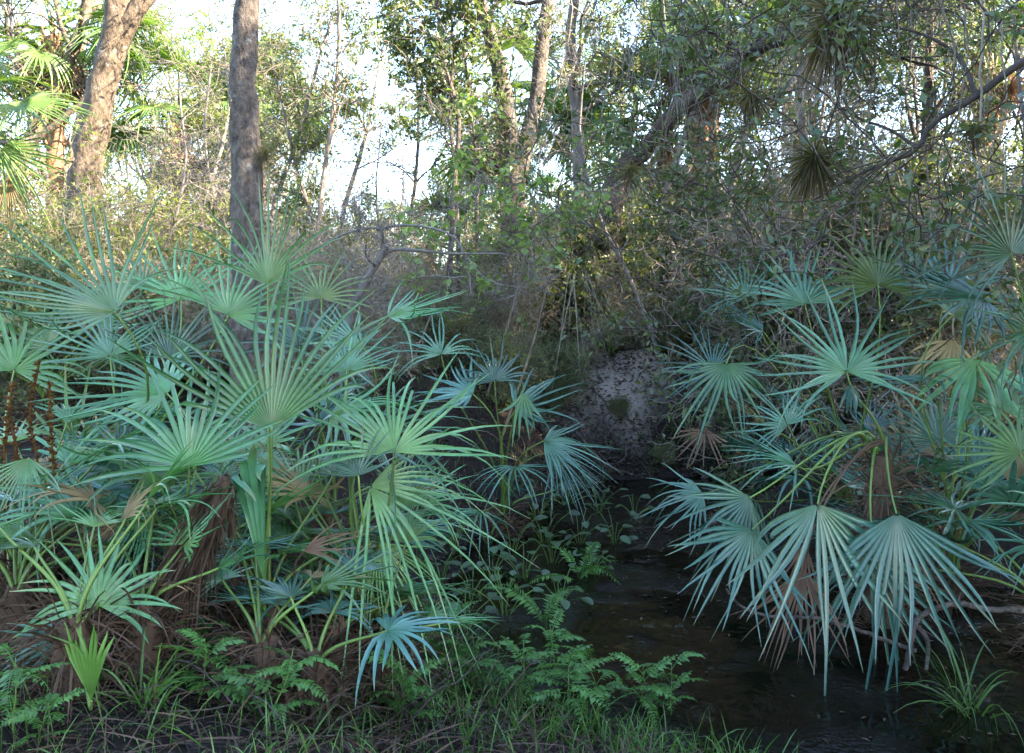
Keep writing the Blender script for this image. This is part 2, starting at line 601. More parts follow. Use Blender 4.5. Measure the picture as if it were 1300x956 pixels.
def fan(mb, P, A, Nn, R, spread, nseg, rng, droop=0.12, cup=0.1, fuse=0.22, fold=0.6, back=0.0, wide=0.76, jit=0.085, broken=0.12):
    P = np.asarray(P, float)
    A = nrm(A)
    Nn = np.asarray(Nn, float)
    Nn = nrm(Nn - A * np.dot(Nn, A))
    B = np.cross(Nn, A)
    s = np.concatenate([[0.015, fuse * 0.55, fuse], fuse + (1 - fuse) * np.array([0.14, 0.3, 0.47, 0.64, 0.82, 1.0])])
    dth = 2 * spread / nseg
    wj = sstep(fuse, 1.0, s)
    u = np.clip((s - fuse) / (1 - fuse), 0, 1)
    wf = R * fuse * math.tan(min(dth, 0.5) / 2) * wide
    vf, wa, wk, wp = rng.uniform(-0.12, 0.4), rng.uniform(0.03, 0.14), rng.uniform(1.2, 2.6), rng.uniform(0, 6.28)
    for i in range(nseg):
        th = -spread + dth * (i + 0.5)
        rel = abs(th) / spread
        if rng.random() < 0.035 and nseg > 9:
            continue
        Ls = R * (1.0 - 0.30 * rel ** 2.2) * (rng.uniform(0.84, 1.08) if rng.random() > 0.06 else rng.uniform(0.5, 0.8))
        cv = rng.normal(0, 0.06)
        thj = th + rng.normal(0, jit)
        d0 = math.cos(th) * A + math.sin(th) * B
        d1 = math.cos(thj) * A + math.sin(thj) * B
        cj = cup + rng.normal(0, 0.07) + vf * math.sin(th) ** 2 * 0.8 + wa * math.sin(wk * th + wp)
        dr = droop * rng.uniform(0.6, 1.5)
        if rng.random() < broken:
            dr += rng.uniform(0.25, 0.6)
        length = np.where(s <= fuse, R, R + (Ls - R) * u) * s
        c = P + length[:, None] * (d0 * (1 - wj)[:, None] + d1 * wj[:, None]) + Nn * (cup * 0.6 * R * s ** 1.5 + (cj - cup) * R * wj * s)[:, None]
        c = c + Nn * ((vf * math.sin(th) ** 2 * 0.3) * R * np.minimum(s, fuse))[:, None]
        c = c - Nn * (back * R * s ** 2)[:, None]
        c = c + G * (dr * R * np.clip(s - fuse * 0.6, 0, 1) ** 2.0)[:, None]
        c = c + (-math.sin(th) * A + math.cos(th) * B) * (cv * R * u ** 2)[:, None]
        hw = np.where(s <= fuse, R * s * math.tan(min(dth, 0.5) / 2), wf * (1 + 0.8 * u) * (1 - u ** 1.4)) + 0.0006
        tw = rng.normal(0, 0.35) * wj
        side = -math.sin(th) * A + math.cos(th) * B
        sd = side[None] * np.cos(tw)[:, None] + Nn[None] * np.sin(tw)[:, None]
        nn = Nn[None] * np.cos(tw)[:, None] - side[None] * np.sin(tw)[:, None]
        lft = c - sd * hw[:, None] + nn * (hw * fold)[:, None]
        rgt = c + sd * hw[:, None] + nn * (hw * fold)[:, None]
        mid = c - nn * (hw * fold * 0.5)[:, None]
        n = len(s)
        v = np.stack([lft, mid, rgt], 1).reshape(-1, 3)
        k = np.arange(n - 1) * 3
        f = np.concatenate([np.stack([k, k + 1, k + 4, k + 3], 1), np.stack([k + 1, k + 2, k + 5, k + 4], 1)])
        mb.add(v, f, np.repeat(s, 3))


def add_frond(plant, base, P, A, Nn, Rm, spread, mat, rng, nseg=24, pet=True, arrive=None, petw=0.0062, label=None, petmat='petiole', **kw):
    off = np.array(plant.location)
    mb = MB()
    if nseg > 9:
        nseg = max(8, int(nseg * rng.uniform(0.68, 0.95)))
        kw.setdefault('fuse', rng.uniform(0.15, 0.28))
        kw.setdefault('wide', rng.uniform(0.65, 0.95))
        kw['droop'] = kw.get('droop', 0.12) * rng.uniform(0.6, 1.6)
        kw.setdefault('broken', rng.uniform(0.05, 0.35))
    if mat.startswith('palmetto') and rng.random() < 0.10:
        mat = 'palmetto_olive'
    fan(mb, P, A, Nn, Rm, spread, nseg, rng, **kw)
    fr = mb.build('frond', M[mat], plant, off)
    if label:
        fr['label'] = label
    if pet:
        P = np.asarray(P, float)
        base = np.asarray(base, float)
        Dd = nrm(arrive if arrive is not None else nrm(A) * 0.8 + np.array([0, 0, 0.5]))
        ln = np.linalg.norm(P - base)
        c1 = base + np.array([0, 0, 1]) * ln * 0.35 + (P - base) * 0.1
        c2 = P - Dd * ln * 0.35
        tt = np.linspace(0, 1, 11)[:, None]
        pts = (1 - tt) ** 3 * base + 3 * (1 - tt) ** 2 * tt * c1 + 3 * (1 - tt) * tt ** 2 * c2 + tt ** 3 * P
        pm = MB()
        tube(pm, pts, np.linspace(petw * 1.5, petw * 0.75, 11), 5)
        pm.build('petiole', M[petmat], fr, off, True)
    return fr


def dirv(ang, depth=0.0):
    a = math.radians(ang)
    return np.array([math.cos(a), depth, math.sin(a)])


def fibre_tuft(plant, p0, p1, r, n, rng, L=0.3, w=0.008, name='trunk', droop=0.5):
    """shaggy fibrous stem from p0 to p1: a core with dead leaf bases and loose strands"""
    off = np.array(plant.location)
    mb = MB()
    p0, p1 = np.asarray(p0, float), np.asarray(p1, float)
    pts = np.linspace(0, 1, 7)[:, None] * (p1 - p0) + p0 + rng.normal(0, r * 0.12, (7, 3))
    tube(mb, pts, r * np.array([0.85, 1, 0.95, 1.05, 0.95, 0.8, 0.45]), 9, True, 0.12, rng)
    ax = nrm(p1 - p0)
    u = rng.uniform(0, 1, n)
    rd = rng.normal(0, 1, (n, 3))
    rd -= ax * (rd @ ax)[:, None]
    rd /= np.linalg.norm(rd, axis=1)[:, None]
    pos = p0 + u[:, None] * (p1 - p0) + rd * r * 0.8
    dd = rd * 0.7 + ax * rng.uniform(-0.2, 1.0, n)[:, None] + rng.normal(0, 0.25, (n, 3))
    blades(mb, pos, dd, L * rng.uniform(0.4, 1.2, n), w * rng.uniform(0.4, 1.5, n), rng, droop * rng.uniform(0.3, 1.4, n), 5)
    return mb.build(name, M['fibre'], plant, off)


CAMV = np.array([0, -1.0, 0.25])
UPV = np.array([0, -0.25, 1.0])


def palmetto(name, label, basepix, fronds, mat, seed, group, fill=0, fillR=0.55, trunk=True, nfill_side=None, trunk_r=0.07, top=None):
    """basepix (px, Y): plant foot on the ground; fronds: (hub px, py, Y, image angle, depth, N, R px, spread deg, kwargs)"""
    rng = np.random.default_rng(seed)
    px, Y = basepix
    x = (px - 650) / F * Y
    z = max(gz(x, Y), -0.05)
    plant = empty(name, (x, Y, z))
    tag(plant, label, 'palmetto', group)
    base = np.array([x, Y, z + 0.05])
    crownp = base + np.array([0, 0, 0.18])
    if top is not None:
        crownp = at(*top)
        fibre_tuft(plant, base - np.array([0, 0, 0.12]), crownp, trunk_r, 900, rng, L=0.32)
    elif trunk:
        fibre_tuft(plant, base - np.array([0, 0, 0.12]), base + np.array([rng.normal(0, 0.04), 0.03, 0.22]), trunk_r, 320, rng)
    for (hx, hy, hY, ang, dep, Nv, Rp, sp, kw) in fronds:
        kw = dict(kw)
        mm = kw.pop('mat', mat)
        P = at(hx, hy, hY)
        if isinstance(Nv, str) and Nv == 'c' and 40 < ang < 140:
            dep, Rp = dep + rng.uniform(0.2, 0.5), Rp * 1.08
        nv = {'c': CAMV, 'u': UPV, 'b': np.array([0, 0.6, 0.8]), 'd': np.array([0, -0.7, -0.4])}[Nv] if isinstance(Nv, str) else np.array(Nv)
        foot = crownp + np.array([rng.normal(0, 0.03), rng.normal(0, 0.03), 0])
        add_frond(plant, foot, P, dirv(ang, dep), nv + rng.normal(0, 0.2, 3), Rp / F * hY, math.radians(sp), mm, rng, **kw)
    for k in range(fill):
        a = rng.uniform(0, 2 * math.pi) if nfill_side is None else math.radians(rng.uniform(*nfill_side))
        el = rng.uniform(0.15, 1.1)
        L = rng.uniform(0.55, 1.0) * fillR * 1.5
        out = np.array([math.cos(a) * math.cos(el), math.sin(a) * math.cos(el), math.sin(el)])
        P = base + np.array([0, 0, 0.2]) + out * L
        P[1] = max(P[1], 2.9)
        A = nrm(out * np.array([1, 1, 0.6]) + np.array([0, 0, rng.uniform(-0.5, 0.35)]))
        Nv = np.array([0, 0, 1.0]) + 0.3 * out
        top = base + np.array([0, 0, 0.15])
        add_frond(plant, top, P, A, Nv + rng.normal(0, 0.15, 3), fillR * rng.uniform(0.75, 1.1), math.radians(rng.uniform(55, 125)), mat if rng.random() > 0.07 else 'tan_frond', rng,
                  nseg=int(rng.integers(15, 26)), droop=rng.uniform(0.1, 0.35), arrive=out)
    return plant


GL = 'saw palmettos on the creek banks'
# --- left bank
palmetto('saw_palmetto', 'tall saw palmetto with two upright fans before the lichened trunk', (338, 3.55), [
    (345, 545, 3.4, 97, 0.10, [0.1, -1, 0.2], 275, 66, dict(cup=0.05, nseg=28, fuse=0.2, arrive=[0, 0, 1])),
    (340, 362, 3.85, 90, 0.10, [-0.15, -1, 0.2], 182, 66, dict(cup=0.05, nseg=28, arrive=[0, 0, 1], mat='palmetto')),
    (336, 742, 3.3, 97, 0.0, [0, -1, 0.1], 195, 9, dict(cup=0.0, nseg=4, fuse=0.8, wide=1.0, arrive=[0, 0, 1], pet=False)),
], 'palmetto', 1, GL, fill=6, nfill_side=(0, 180), fillR=0.5)
palmetto('saw_palmetto', 'saw palmetto with open blue green fan beside the brown hanging fibre bundle', (235, 3.6), [
    (240, 592, 3.3, 98, 0.15, [0, -1, 0.3], 170, 90, dict(cup=0.08, nseg=26, arrive=[0, 0, 1])),
    (212, 500, 3.9, 172, 0.1, [0.0, -0.35, 1], 150, 95, dict(droop=0.12)),
    (190, 640, 3.5, 235, -0.3, [-0.3, -0.8, 0.6], 120, 70, dict(droop=0.25)),
    (150, 575, 3.9, 120, 0.2, 'c', 110, 100, dict(mat='palmetto_blue')),
], 'palmetto', 2, GL, fill=10, fillR=0.48, nfill_side=(0, 250))
palmetto('saw_palmetto', 'saw palmetto raising a wide silvery fan over the pale path', (165, 4.2), [
    (146, 396, 3.6, 152, -0.1, [0.2, -0.55, 0.95], 218, 92, dict(cup=0.12, nseg=28, droop=0.05)),
    (140, 452, 4.3, 110, 0.2, 'c', 105, 95, dict(mat='palmetto_blue')),
    (215, 455, 4.4, 70, 0.2, 'c', 100, 95, dict(mat='palmetto_blue')),
    (230, 380, 4.9, 105, 0.2, 'c', 100, 110, dict()),
    (290, 400, 4.7, 60, 0.3, 'c', 120, 100, dict()),
], 'palmetto', 3, GL, fill=5, fillR=0.55, nfill_side=(30, 200))
palmetto('saw_palmetto', 'saw palmetto with drooping fan beside the rust coloured stalks', (30, 3.6), [
    (36, 582, 3.4, 262, -0.35, [0, -0.6, 0.7], 125, 75, dict(droop=0.1, arrive=[-0.2, -0.3, 0.2])),
    (18, 470, 4.2, 80, 0.1, 'c', 110, 110, dict()),
    (95, 560, 4.0, 60, 0.1, 'c', 100, 110, dict(mat='palmetto_blue')),
    (40, 640, 3.8, 20, 0.0, 'u', 110, 100, dict(mat='palmetto_blue')),
], 'palmetto', 4, GL, fill=10, fillR=0.5, nfill_side=(-20, 200))
palmetto('saw_palmetto', 'low saw palmetto with flat fan and an unopened bright green fan', (118, 3.1), [
    (124, 768, 3.0, 95, 0.75, [0, -0.3, 1], 118, 118, dict(cup=0.16, nseg=26, droop=0.16)),
    (116, 890, 2.7, 91, -0.1, [0, -1, 0.1], 120, 23, dict(cup=0.02, nseg=9, fuse=0.5, mat='palm_young', fold=0.8, wide=0.85, broken=0, arrive=[0, 0, 1])),
    (84, 812, 3.05, 178, -0.15, [0, -0.6, 0.8], 95, 62, dict(nseg=12, mat='palmetto_blue', wide=1.2)),
    (190, 775, 3.3, 60, 0.4, 'c', 80, 80, dict(mat='palmetto_blue')),
], 'palmetto', 5, GL, fill=3, fillR=0.42, nfill_side=(20, 200))
palmetto('saw_palmetto', 'broad saw palmetto arching over the water with shining fans', (470, 3.75), [
    (500, 574, 3.5, 94, 0.15, 'c', 185, 98, dict(cup=0.16, nseg=30, arrive=[0, 0, 1])),
    (455, 604, 3.45, 100, 0.1, 'c', 72, 85, dict(mat='palmetto_blue', nseg=18, wide=1.1)),
    (470, 618, 3.6, -22, -0.1, [-0.2, -0.55, 0.9], 205, 78, dict(droop=0.45, nseg=26)),
    (470, 560, 3.9, 28, 0.1, [-0.3, -0.4, 1], 175, 80, dict(droop=0.4, nseg=24)),
    (492, 402, 4.5, 12, 0.2, [0.0, -0.3, 1], 112, 80, dict(droop=0.1)),
    (440, 470, 4.3, 95, 0.3, 'c', 95, 100, dict(mat='palmetto_blue')),
    (480, 690, 3.7, -60, -0.1, [0.3, -0.8, 0.5], 120, 60, dict(droop=0.2, mat='palmetto')),
    (420, 530, 4.0, 20, 0.0, 'u', 150, 85, dict(droop=0.3)),
], 'palmetto', 6, GL, fill=8, fillR=0.5, nfill_side=(60, 190))
palmetto('saw_palmetto', 'saw palmetto with small bright fans behind the bleached leaning stump', (420, 5.2), [
    (408, 378, 5.2, 95, 0.2, 'c', 80, 110, dict()),
    (428, 452, 5.0, 30, 0.0, 'u', 95, 100, dict()),
    (380, 440, 5.4, 110, 0.2, 'c', 90, 105, dict(mat='palmetto_blue')),
    (460, 440, 4.8, 150, 0.0, 'u', 90, 95, dict()),
], 'palmetto', 7, GL, fill=4, fillR=0.5, nfill_side=(-20, 200))
palmetto('saw_palmetto', 'pale saw palmetto at the foot of the leaning sunlit trunk', (60, 6.5), [
    (60, 440, 6.2, 120, 0.2, 'c', 80, 110, dict()),
    (20, 420, 6.4, 70, 0.2, 'c', 80, 110, dict()),
    (180, 365, 6.2, 95, 0.2, 'c', 75, 115, dict()),
    (120, 410, 6.0, 60, 0.2, 'c', 80, 110, dict()),
], 'palmetto', 8, GL, fill=5, fillR=0.55)
for k, (px, Yk, n, R_, lab) in enumerate([(60, 3.9, 7, 0.42, 'low shaded palmetto behind the rust coloured stalks'), (150, 3.7, 7, 0.40, 'low shaded palmetto between the fibre bundle and the flat fan'),
                                          (280, 4.1, 7, 0.45, 'low shaded palmetto behind the brown fibre bundle'), (400, 3.9, 7, 0.42, 'low shaded palmetto between the tall fans and the arching one'),
                                          (420, 3.45, 5, 0.32, 'young palmetto beside the tall bright grass'),
                                          (20, 3.3, 6, 0.36, 'young palmetto under the drooping fan'), (95, 2.95, 6, 0.32, 'young palmetto in front of the withered fan'),
                                          (400, 3.15, 6, 0.30, 'young palmetto between the dead twigs and tall grass'), (180, 3.1, 6, 0.3, 'young palmetto beside the unopened fan'), (330, 3.15, 6, 0.3, 'young palmetto among the dead twigs'),
                                          (480, 3.5, 5, 0.3, 'young palmetto among the pinnate weeds'), (340, 4.9, 6, 0.5, 'shaded palmetto round the foot of the lichen spotted trunk')]):
    palmetto('saw_palmetto', lab, (px, Yk), [], 'palmetto_blue' if k % 2 else 'palmetto', 40 + k, GL, fill=n, fillR=R_, nfill_side=(0, 180))
# --- middle
palmetto('saw_palmetto', 'dark saw palmetto in the middle beside the sandy bank', (640, 6.6), [
    (628, 484, 6.3, 95, 0.1, 'c', 62, 95, dict(mat='palmetto_blue')),
    (655, 520, 6.2, 30, 0.0, [-0.3, -0.7, 0.6], 95, 80, dict(mat='palmetto_blue', droop=0.1)),
    (664, 498, 6.1, 268, -0.3, [0, -0.7, 0.6], 52, 42, dict(mat='palmetto', nseg=6, wide=1.5)),
    (690, 560, 6.2, -12, -0.1, [0, -0.4, 1], 100, 80, dict(mat='palmetto_blue', droop=0.3)),
    (560, 450, 6.4, 105, 0.1, 'c', 75, 100, dict(mat='palmetto_blue')),
    (600, 500, 6.2, 170, 0.1, 'u', 80, 90, dict(mat='palmetto_blue')),
    (700, 575, 6.4, -35, -0.1, 'u', 80, 75, dict(mat='palmetto_blue', droop=0.3)),
], 'palmetto_blue', 9, GL, fill=4, fillR=0.5)
# --- right bank
palmetto('saw_palmetto', 'big saw palmetto hanging hand shaped fans over the dark water', (1120, 4.75), [
    (1075, 472, 4.5, 92, 0.1, 'c', 128, 125, dict(mat='palmetto_blue', nseg=26, cup=0.15)),
    (1080, 488, 4.4, 262, -0.3, [0, -0.7, 0.6], 46, 60, dict(nseg=6, wide=1.6, pet=False, mat='palmetto_blue')),
    (1038, 640, 4.0, 268, -0.28, [0, -0.85, 0.45], 192, 76, dict(nseg=21, wide=1.08, fuse=0.2, droop=0.05, arrive=[-0.3, -0.5, -0.6], cup=-0.05)),
    (1138, 652, 3.95, 270, -0.25, [0, -0.85, 0.45], 200, 62, dict(nseg=21, wide=1.08, fuse=0.2, droop=0.05, arrive=[0.1, -0.4, -0.9], cup=-0.05)),
    (1110, 690, 4.25, 265, -0.1, [0, -0.9, 0.3], 165, 65, dict(nseg=21, wide=1.08, fuse=0.2, droop=0.05, arrive=[0.1, -0.4, -0.9], mat='palmetto_blue')),
    (952, 632, 4.3, 225, -0.25, [0, -0.75, 0.6], 120, 80, dict(nseg=21, wide=1.08, fuse=0.2, droop=0.1, arrive=[-0.8, -0.3, -0.3])),
    (955, 672, 4.1, 232, -0.2, [0, -0.8, 0.5], 135, 82, dict(nseg=21, wide=1.08, fuse=0.2, droop=0.08, arrive=[-0.8, -0.3, -0.5], mat='palmetto_blue')),
    (893, 628, 4.7, 190, -0.1, [0, -0.6, 0.8], 85, 75, dict(droop=0.15, arrive=[-0.9, -0.2, -0.2], mat='palmetto_blue')),
    (1010, 590, 4.5, 160, 0.0, 'u', 105, 80, dict(droop=0.1, mat='palmetto_blue')),
    (1020, 722, 4.1, 262, -0.1, [0, -0.9, 0.3], 118, 48, dict(mat='dead_frond', petmat='fibre', nseg=18, label='brown dead frond hanging to the water', arrive=[-0.2, -0.2, -1])),
    (1022, 690, 4.35, 250, -0.1, [0, -0.9, 0.3], 120, 40, dict(mat='dead_frond', petmat='fibre', nseg=14, label='withered brown frond', arrive=[-0.2, -0.2, -1])),
], 'palmetto_blue', 10, GL, fill=0, trunk_r=0.11, top=(1122, 575, 4.6))
palmetto('saw_palmetto', 'dark saw palmetto with upright fans behind the one over the water', (1080, 5.9), [
    (1115, 362, 5.3, 94, 0.1, 'c', 108, 118, dict(nseg=26, cup=0.15)),
    (1022, 386, 5.6, 102, 0.1, 'c', 86, 100, dict()),
    (946, 378, 5.9, 115, 0.1, 'c', 72, 95, dict()),
    (968, 420, 5.6, 150, 0.1, 'u', 90, 90, dict()),
    (922, 462, 5.2, 262, -0.3, [0, -0.7, 0.7], 92, 100, dict(mat='palmetto', droop=0.05)),
    (905, 470, 5.6, 130, 0.2, 'c', 80, 90, dict()),
    (1000, 540, 5.0, 120, 0.1, 'c', 80, 105, dict()),
    (985, 575, 4.9, 170, -0.1, 'u', 90, 90, dict()),
], 'palmetto_blue', 11, GL, fill=12, fillR=0.55)
palmetto('saw_palmetto', 'saw palmetto with bright drooping fan and a tan dying frond', (1210, 5.0), [
    (1238, 456, 4.6, 252, -0.35, [0, -0.75, 0.7], 112, 78, dict(nseg=18, mat='palmetto', droop=0.05, wide=1.2)),
    (1210, 432, 4.8, 240, -0.2, [0, -0.7, 0.6], 80, 65, dict(mat='tan_frond', nseg=14, label='tan dying frond')),
    (1200, 370, 5.0, 60, 0.1, 'c', 100, 110, dict()),
    (1210, 400, 4.7, 10, 0.0, 'u', 110, 95, dict()),
    (1180, 480, 4.7, 190, 0.0, 'u', 100, 90, dict()),
    (1270, 520, 4.6, 90, 0.0, 'c', 110, 115, dict()),
], 'palmetto_blue', 12, GL, fill=11, fillR=0.55)
palmetto('saw_palmetto', 'large dark saw palmetto under the hanging vines at the bank', (1330, 4.3), [
    (1284, 322, 3.9, 115, 0.0, [-0.2, -0.9, 0.4], 165, 115, dict(nseg=26, cup=0.12)),
    (1250, 380, 4.2, 170, 0.0, 'u', 130, 95, dict(nseg=24)),
    (1310, 420, 4.0, 140, 0.0, 'c', 120, 110, dict()),
    (1295, 575, 4.2, 120, 0.0, 'c', 90, 110, dict()),
], 'palmetto_blue', 13, GL, fill=6, fillR=0.55, nfill_side=(60, 280))
palmetto('saw_palmetto', 'shaded saw palmetto low on the dark right bank', (1180, 5.6), [
    (1190, 560, 5.4, 100, 0.0, 'c', 90, 110, dict()),
    (1240, 600, 5.2, 70, 0.0, 'c', 90, 110, dict()),
], 'palmetto_blue', 14, GL, fill=11, fillR=0.5)
# dead fan lying on the slope of the bank
_d = empty('dead_palm_frond', at(905, 590, 6.4))
tag(_d, 'dry brown palm fan lying on the slope below the sandy bank', 'dead frond')
add_frond(_d, at(940, 590, 6.5), at(895, 545, 6.4), dirv(255, -0.2), CAMV, 55 / F * 6.4, math.radians(80), 'dead_frond', RNG, nseg=18, petmat='fibre')

# ------------------------------------------------------------------ woody plants
def wander(p, d, L, n, wob, rng, grav=0.0):
    pts = [np.asarray(p, float)]
    d = nrm(d)
    for _ in range(n):
        d = nrm(d + rng.normal(0, wob, 3) + np.array([0, 0, grav]))
        pts.append(pts[-1] + d * L / n)
    return np.array(pts)


def tilt(d, ang, rng):
    r = nrm(np.cross(d, rng.normal(0, 1, 3)))
    return nrm(d * math.cos(ang) + r * math.sin(ang))


def ramify(wood, tips, p, d, L, r, lvl, rng, spec):
    n = 6 if lvl == 0 else 5
    pts = wander(p, d, L, n, spec['wob'] * (1 + 0.3 * lvl), rng, spec['grav'])
    tube(wood, pts, np.linspace(r, max(r * 0.35, spec['rmin']), len(pts)), (7, 5, 4, 3, 3)[min(lvl, 4)], cap=False)
    if lvl >= spec['lv']:
        tips.append(pts)
        return
    nc = spec['nc'][lvl]
    for k in range(nc):
        u = rng.uniform(0.3, 1.0) if k else 1.0
        i = min(int(u * (len(pts) - 1)), len(pts) - 2)
        q = pts[i] + (pts[i + 1] - pts[i]) * (u * (len(pts) - 1) - i)
        dd = tilt(nrm(pts[i + 1] - pts[i]), rng.uniform(*spec['ang']), rng)
        ramify(wood, tips, q, dd, L * rng.uniform(*spec['rat']), max(r * (1 - 0.55 * u) * 0.6, spec['rmin']), lvl + 1, rng, spec)


def foliage(mb, tips, per, size, rng, aspect=0.42, jitter=0.55, flat=0.5, off=0.03, rag=1.0):
    P, D = [], []
    for pts in tips:
        m = int(per * rng.uniform(1 - rag * 0.8, 1 + rag * 0.6))
        if m <= 0:
            continue
        u = rng.uniform(0.1, 1.0, m) * (len(pts) - 1)
        i = np.minimum(u.astype(int), len(pts) - 2)
        q = pts[i] + (pts[i + 1] - pts[i]) * (u - i)[:, None]
        t = pts[i + 1] - pts[i]
        t /= np.linalg.norm(t, axis=1)[:, None] + 1e-9
        P.append(q + rng.normal(0, off, (m, 3)))
        D.append(t * 0.6 + rng.normal(0, 0.8, (m, 3)) + np.array([0, 0, -0.15]))
    leaves(mb, np.concatenate(P), np.concatenate(D), size, rng, aspect, 0.25, jitter, flat)


OAK = dict(lv=3, nc=(5, 4, 4), wob=0.22, grav=0.02, ang=(0.4, 1.1), rat=(0.5, 0.72), rmin=0.004)
SLIM = dict(lv=2, nc=(6, 5), wob=0.14, grav=0.03, ang=(0.5, 1.1), rat=(0.4, 0.65), rmin=0.004)
BUSH = dict(lv=3, nc=(4, 4, 3), wob=0.22, grav=0.03, ang=(0.35, 1.0), rat=(0.5, 0.75), rmin=0.0032)
BARE = dict(lv=3, nc=(5, 4, 3), wob=0.3, grav=-0.02, ang=(0.4, 1.1), rat=(0.45, 0.75), rmin=0.003)


def tree_from_path(name, label, cat, path, r0, r1, limbs, spec, bark, leaf, per, size, seed, group=None, limbL=1.6, u0=0.5, parent_mats=None,
                   flat=0.5, aspect=0.42, up=0.15, sides=10, forks=(), moss=0):
    """hero tree: path of world points for the trunk, limbs grown from its upper part"""
    rng = np.random.default_rng(seed)
    path = np.asarray(path, float)
    root = empty(name, path[0])
    tag(root, label, cat, group)
    tips = []
    wood = MB()
    pts = spline(path, 26)
    rr = np.linspace(r0, r1, len(pts)) * (1 + 0.25 * np.exp(-np.linspace(0, 9, len(pts))))
    pts = pts + rng.normal(0, r0 * 0.04, pts.shape)
    tube(wood, pts, rr, sides + 2, True, 0.075, rng)
    wood.build('trunk', M[bark], root, path[0], True)
    fk = [(pts, rr)]
    for fp, f0, f1 in forks:
        fb = MB()
        q = spline(fp, 18)
        fr = np.linspace(f0, f1, 18)
        tube(fb, q, fr, 8, True, 0.05, rng)
        fb.build('fork', M[bark], root, path[0], True)
        fk.append((q, fr))
    if limbs:
        lw = MB()
        for k in range(limbs):
            P, R_ = fk[k % len(fk)]
            u = rng.uniform(u0, 1.0) * (len(P) - 1)
            i = min(int(u), len(P) - 2)
            t = nrm(P[i + 1] - P[i])
            d = nrm(tilt(t, rng.uniform(0.6, 1.3), rng) + np.array([0, 0, up]))
            ramify(lw, tips, P[i], d, limbL * rng.uniform(0.6, 1.2), max(R_[i] * 0.4, 0.006), 0, rng, spec)
        lw.build('limbs', M[bark], root, path[0])
        if per:
            fb = MB()
            foliage(fb, tips, per, size, rng, aspect, flat=flat)
            fb.build('crown', M[leaf], root, path[0])
        if moss:
            ms = MB()
            idx = rng.choice(len(tips), min(moss, len(tips)), replace=False)
            for q in idx:
                moss_strands(ms, tips[q][2], rng, 14, rng.uniform(0.25, 0.7))
            ms.build('spanish_moss', M['moss'], root, path[0])['kind'] = 'stuff'
    return root


def moss_strands(mb, p, rng, n, L):
    pos = p + rng.normal(0, 0.05, (n, 3)) * np.array([1, 1, 0.4])
    d = rng.normal(0, 0.25, (n, 3)) + np.array([0, 0, -1.0])
    blades(mb, pos, d, L * rng.uniform(0.4, 1.2, n), 0.006, rng, 0.3, 5)


PROTO = {}


def proto_tree(key, name, H, r0, limbs, spec, bark, leaf, per, size, seed, limbL, u0=0.35, lean=0.15, nst=1, flat=0.5, aspect=0.42, up=0.2, moss=0):
    rng = np.random.default_rng(seed)
    root = empty(name, (0, 0, -200))
    wood, lw, tips, fol = MB(), MB(), [], MB()
    for s in range(nst):
        d = nrm(np.array([rng.normal(0, lean), rng.normal(0, lean), 1.0]))
        p0 = np.array([rng.normal(0, 0.12), rng.normal(0, 0.12), -0.1]) if nst > 1 else np.array([0, 0, -0.15])
        pts = wander(p0, d, H * rng.uniform(0.75, 1.05), 9, 0.09, rng, 0.03)
        rr = np.linspace(r0, r0 * 0.3, len(pts))
        tube(wood, pts, rr, 8, True, 0.05, rng)
        for k in range(limbs):
            u = rng.uniform(u0, 1.0) * (len(pts) - 1)
            i = min(int(u), len(pts) - 2)
            dd = nrm(tilt(nrm(pts[i + 1] - pts[i]), rng.uniform(0.6, 1.3), rng) + np.array([0, 0, up]))
            ramify(lw, tips, pts[i], dd, limbL * rng.uniform(0.6, 1.2), max(rr[i] * 0.5, 0.006), 0, rng, spec)
    wood.build('trunk' if nst == 1 else 'stems', M[bark], root, smooth=True)
    lw.build('limbs' if nst == 1 else 'twigs', M[bark], root)
    if per:
        foliage(fol, tips, per, size, rng, aspect, flat=flat)
        fol.build('crown' if nst == 1 else 'foliage', M[leaf], root)
    if moss:
        ms = MB()
        for q in rng.choice(len(tips), min(moss, len(tips)), replace=False):
            moss_strands(ms, tips[q][2], rng, 12, rng.uniform(0.25, 0.8))
        ms.build('spanish_moss', M['moss'], root)['kind'] = 'stuff'
    PROTO[key] = [root, False]
    return root


def put(key, px, Y, label, cat, group=None, scale=1.0, rot=None, x=None, dz=0.0, sz=None):
    root, used = PROTO[key]
    o = copy_tree(root) if used else root
    PROTO[key][1] = True
    X = (px - 650) / F * Y if x is None else x
    o.location = (X, Y, gz(X, Y) + dz)
    o.rotation_euler = (0, 0, RNG.uniform(0, 6.28) if rot is None else rot)
    o.scale = (scale, scale, sz or scale)
    tag(o, label, cat, group)
    return o


# cabbage palms
def fan_proto(R, spread, nseg, rng, mat, **kw):
    mb = MB()
    fan(mb, (0, 0, 0), (1, 0, 0), (0, 0, 1), R, spread, nseg, rng, **kw)
    return mb.mesh('frond', mat)


_r = np.random.default_rng(77)
CAB = [fan_proto(0.95, math.radians(125), 34, _r, M['cabbage'], droop=d, cup=c, back=b, fuse=0.38, jit=0.04, broken=0.25)
       for d, c, b in ((0.35, 0.2, 0.3), (0.5, 0.1, 0.45), (0.25, 0.3, 0.2))]
CABD = [fan_proto(0.9, math.radians(80), 22, _r, M['dead_frond'], droop=0.1, cup=0.1, back=0.1, fuse=0.3, broken=0.2) for _ in range(2)]
_pm = MB()
tube(_pm, [[-1.2, 0, -0.18], [-0.8, 0, -0.02], [-0.4, 0, 0.03], [0, 0, 0]], [0.03, 0.022, 0.017, 0.013], 5)
PET = _pm.mesh('petiole', M['petiole'], smooth=True)


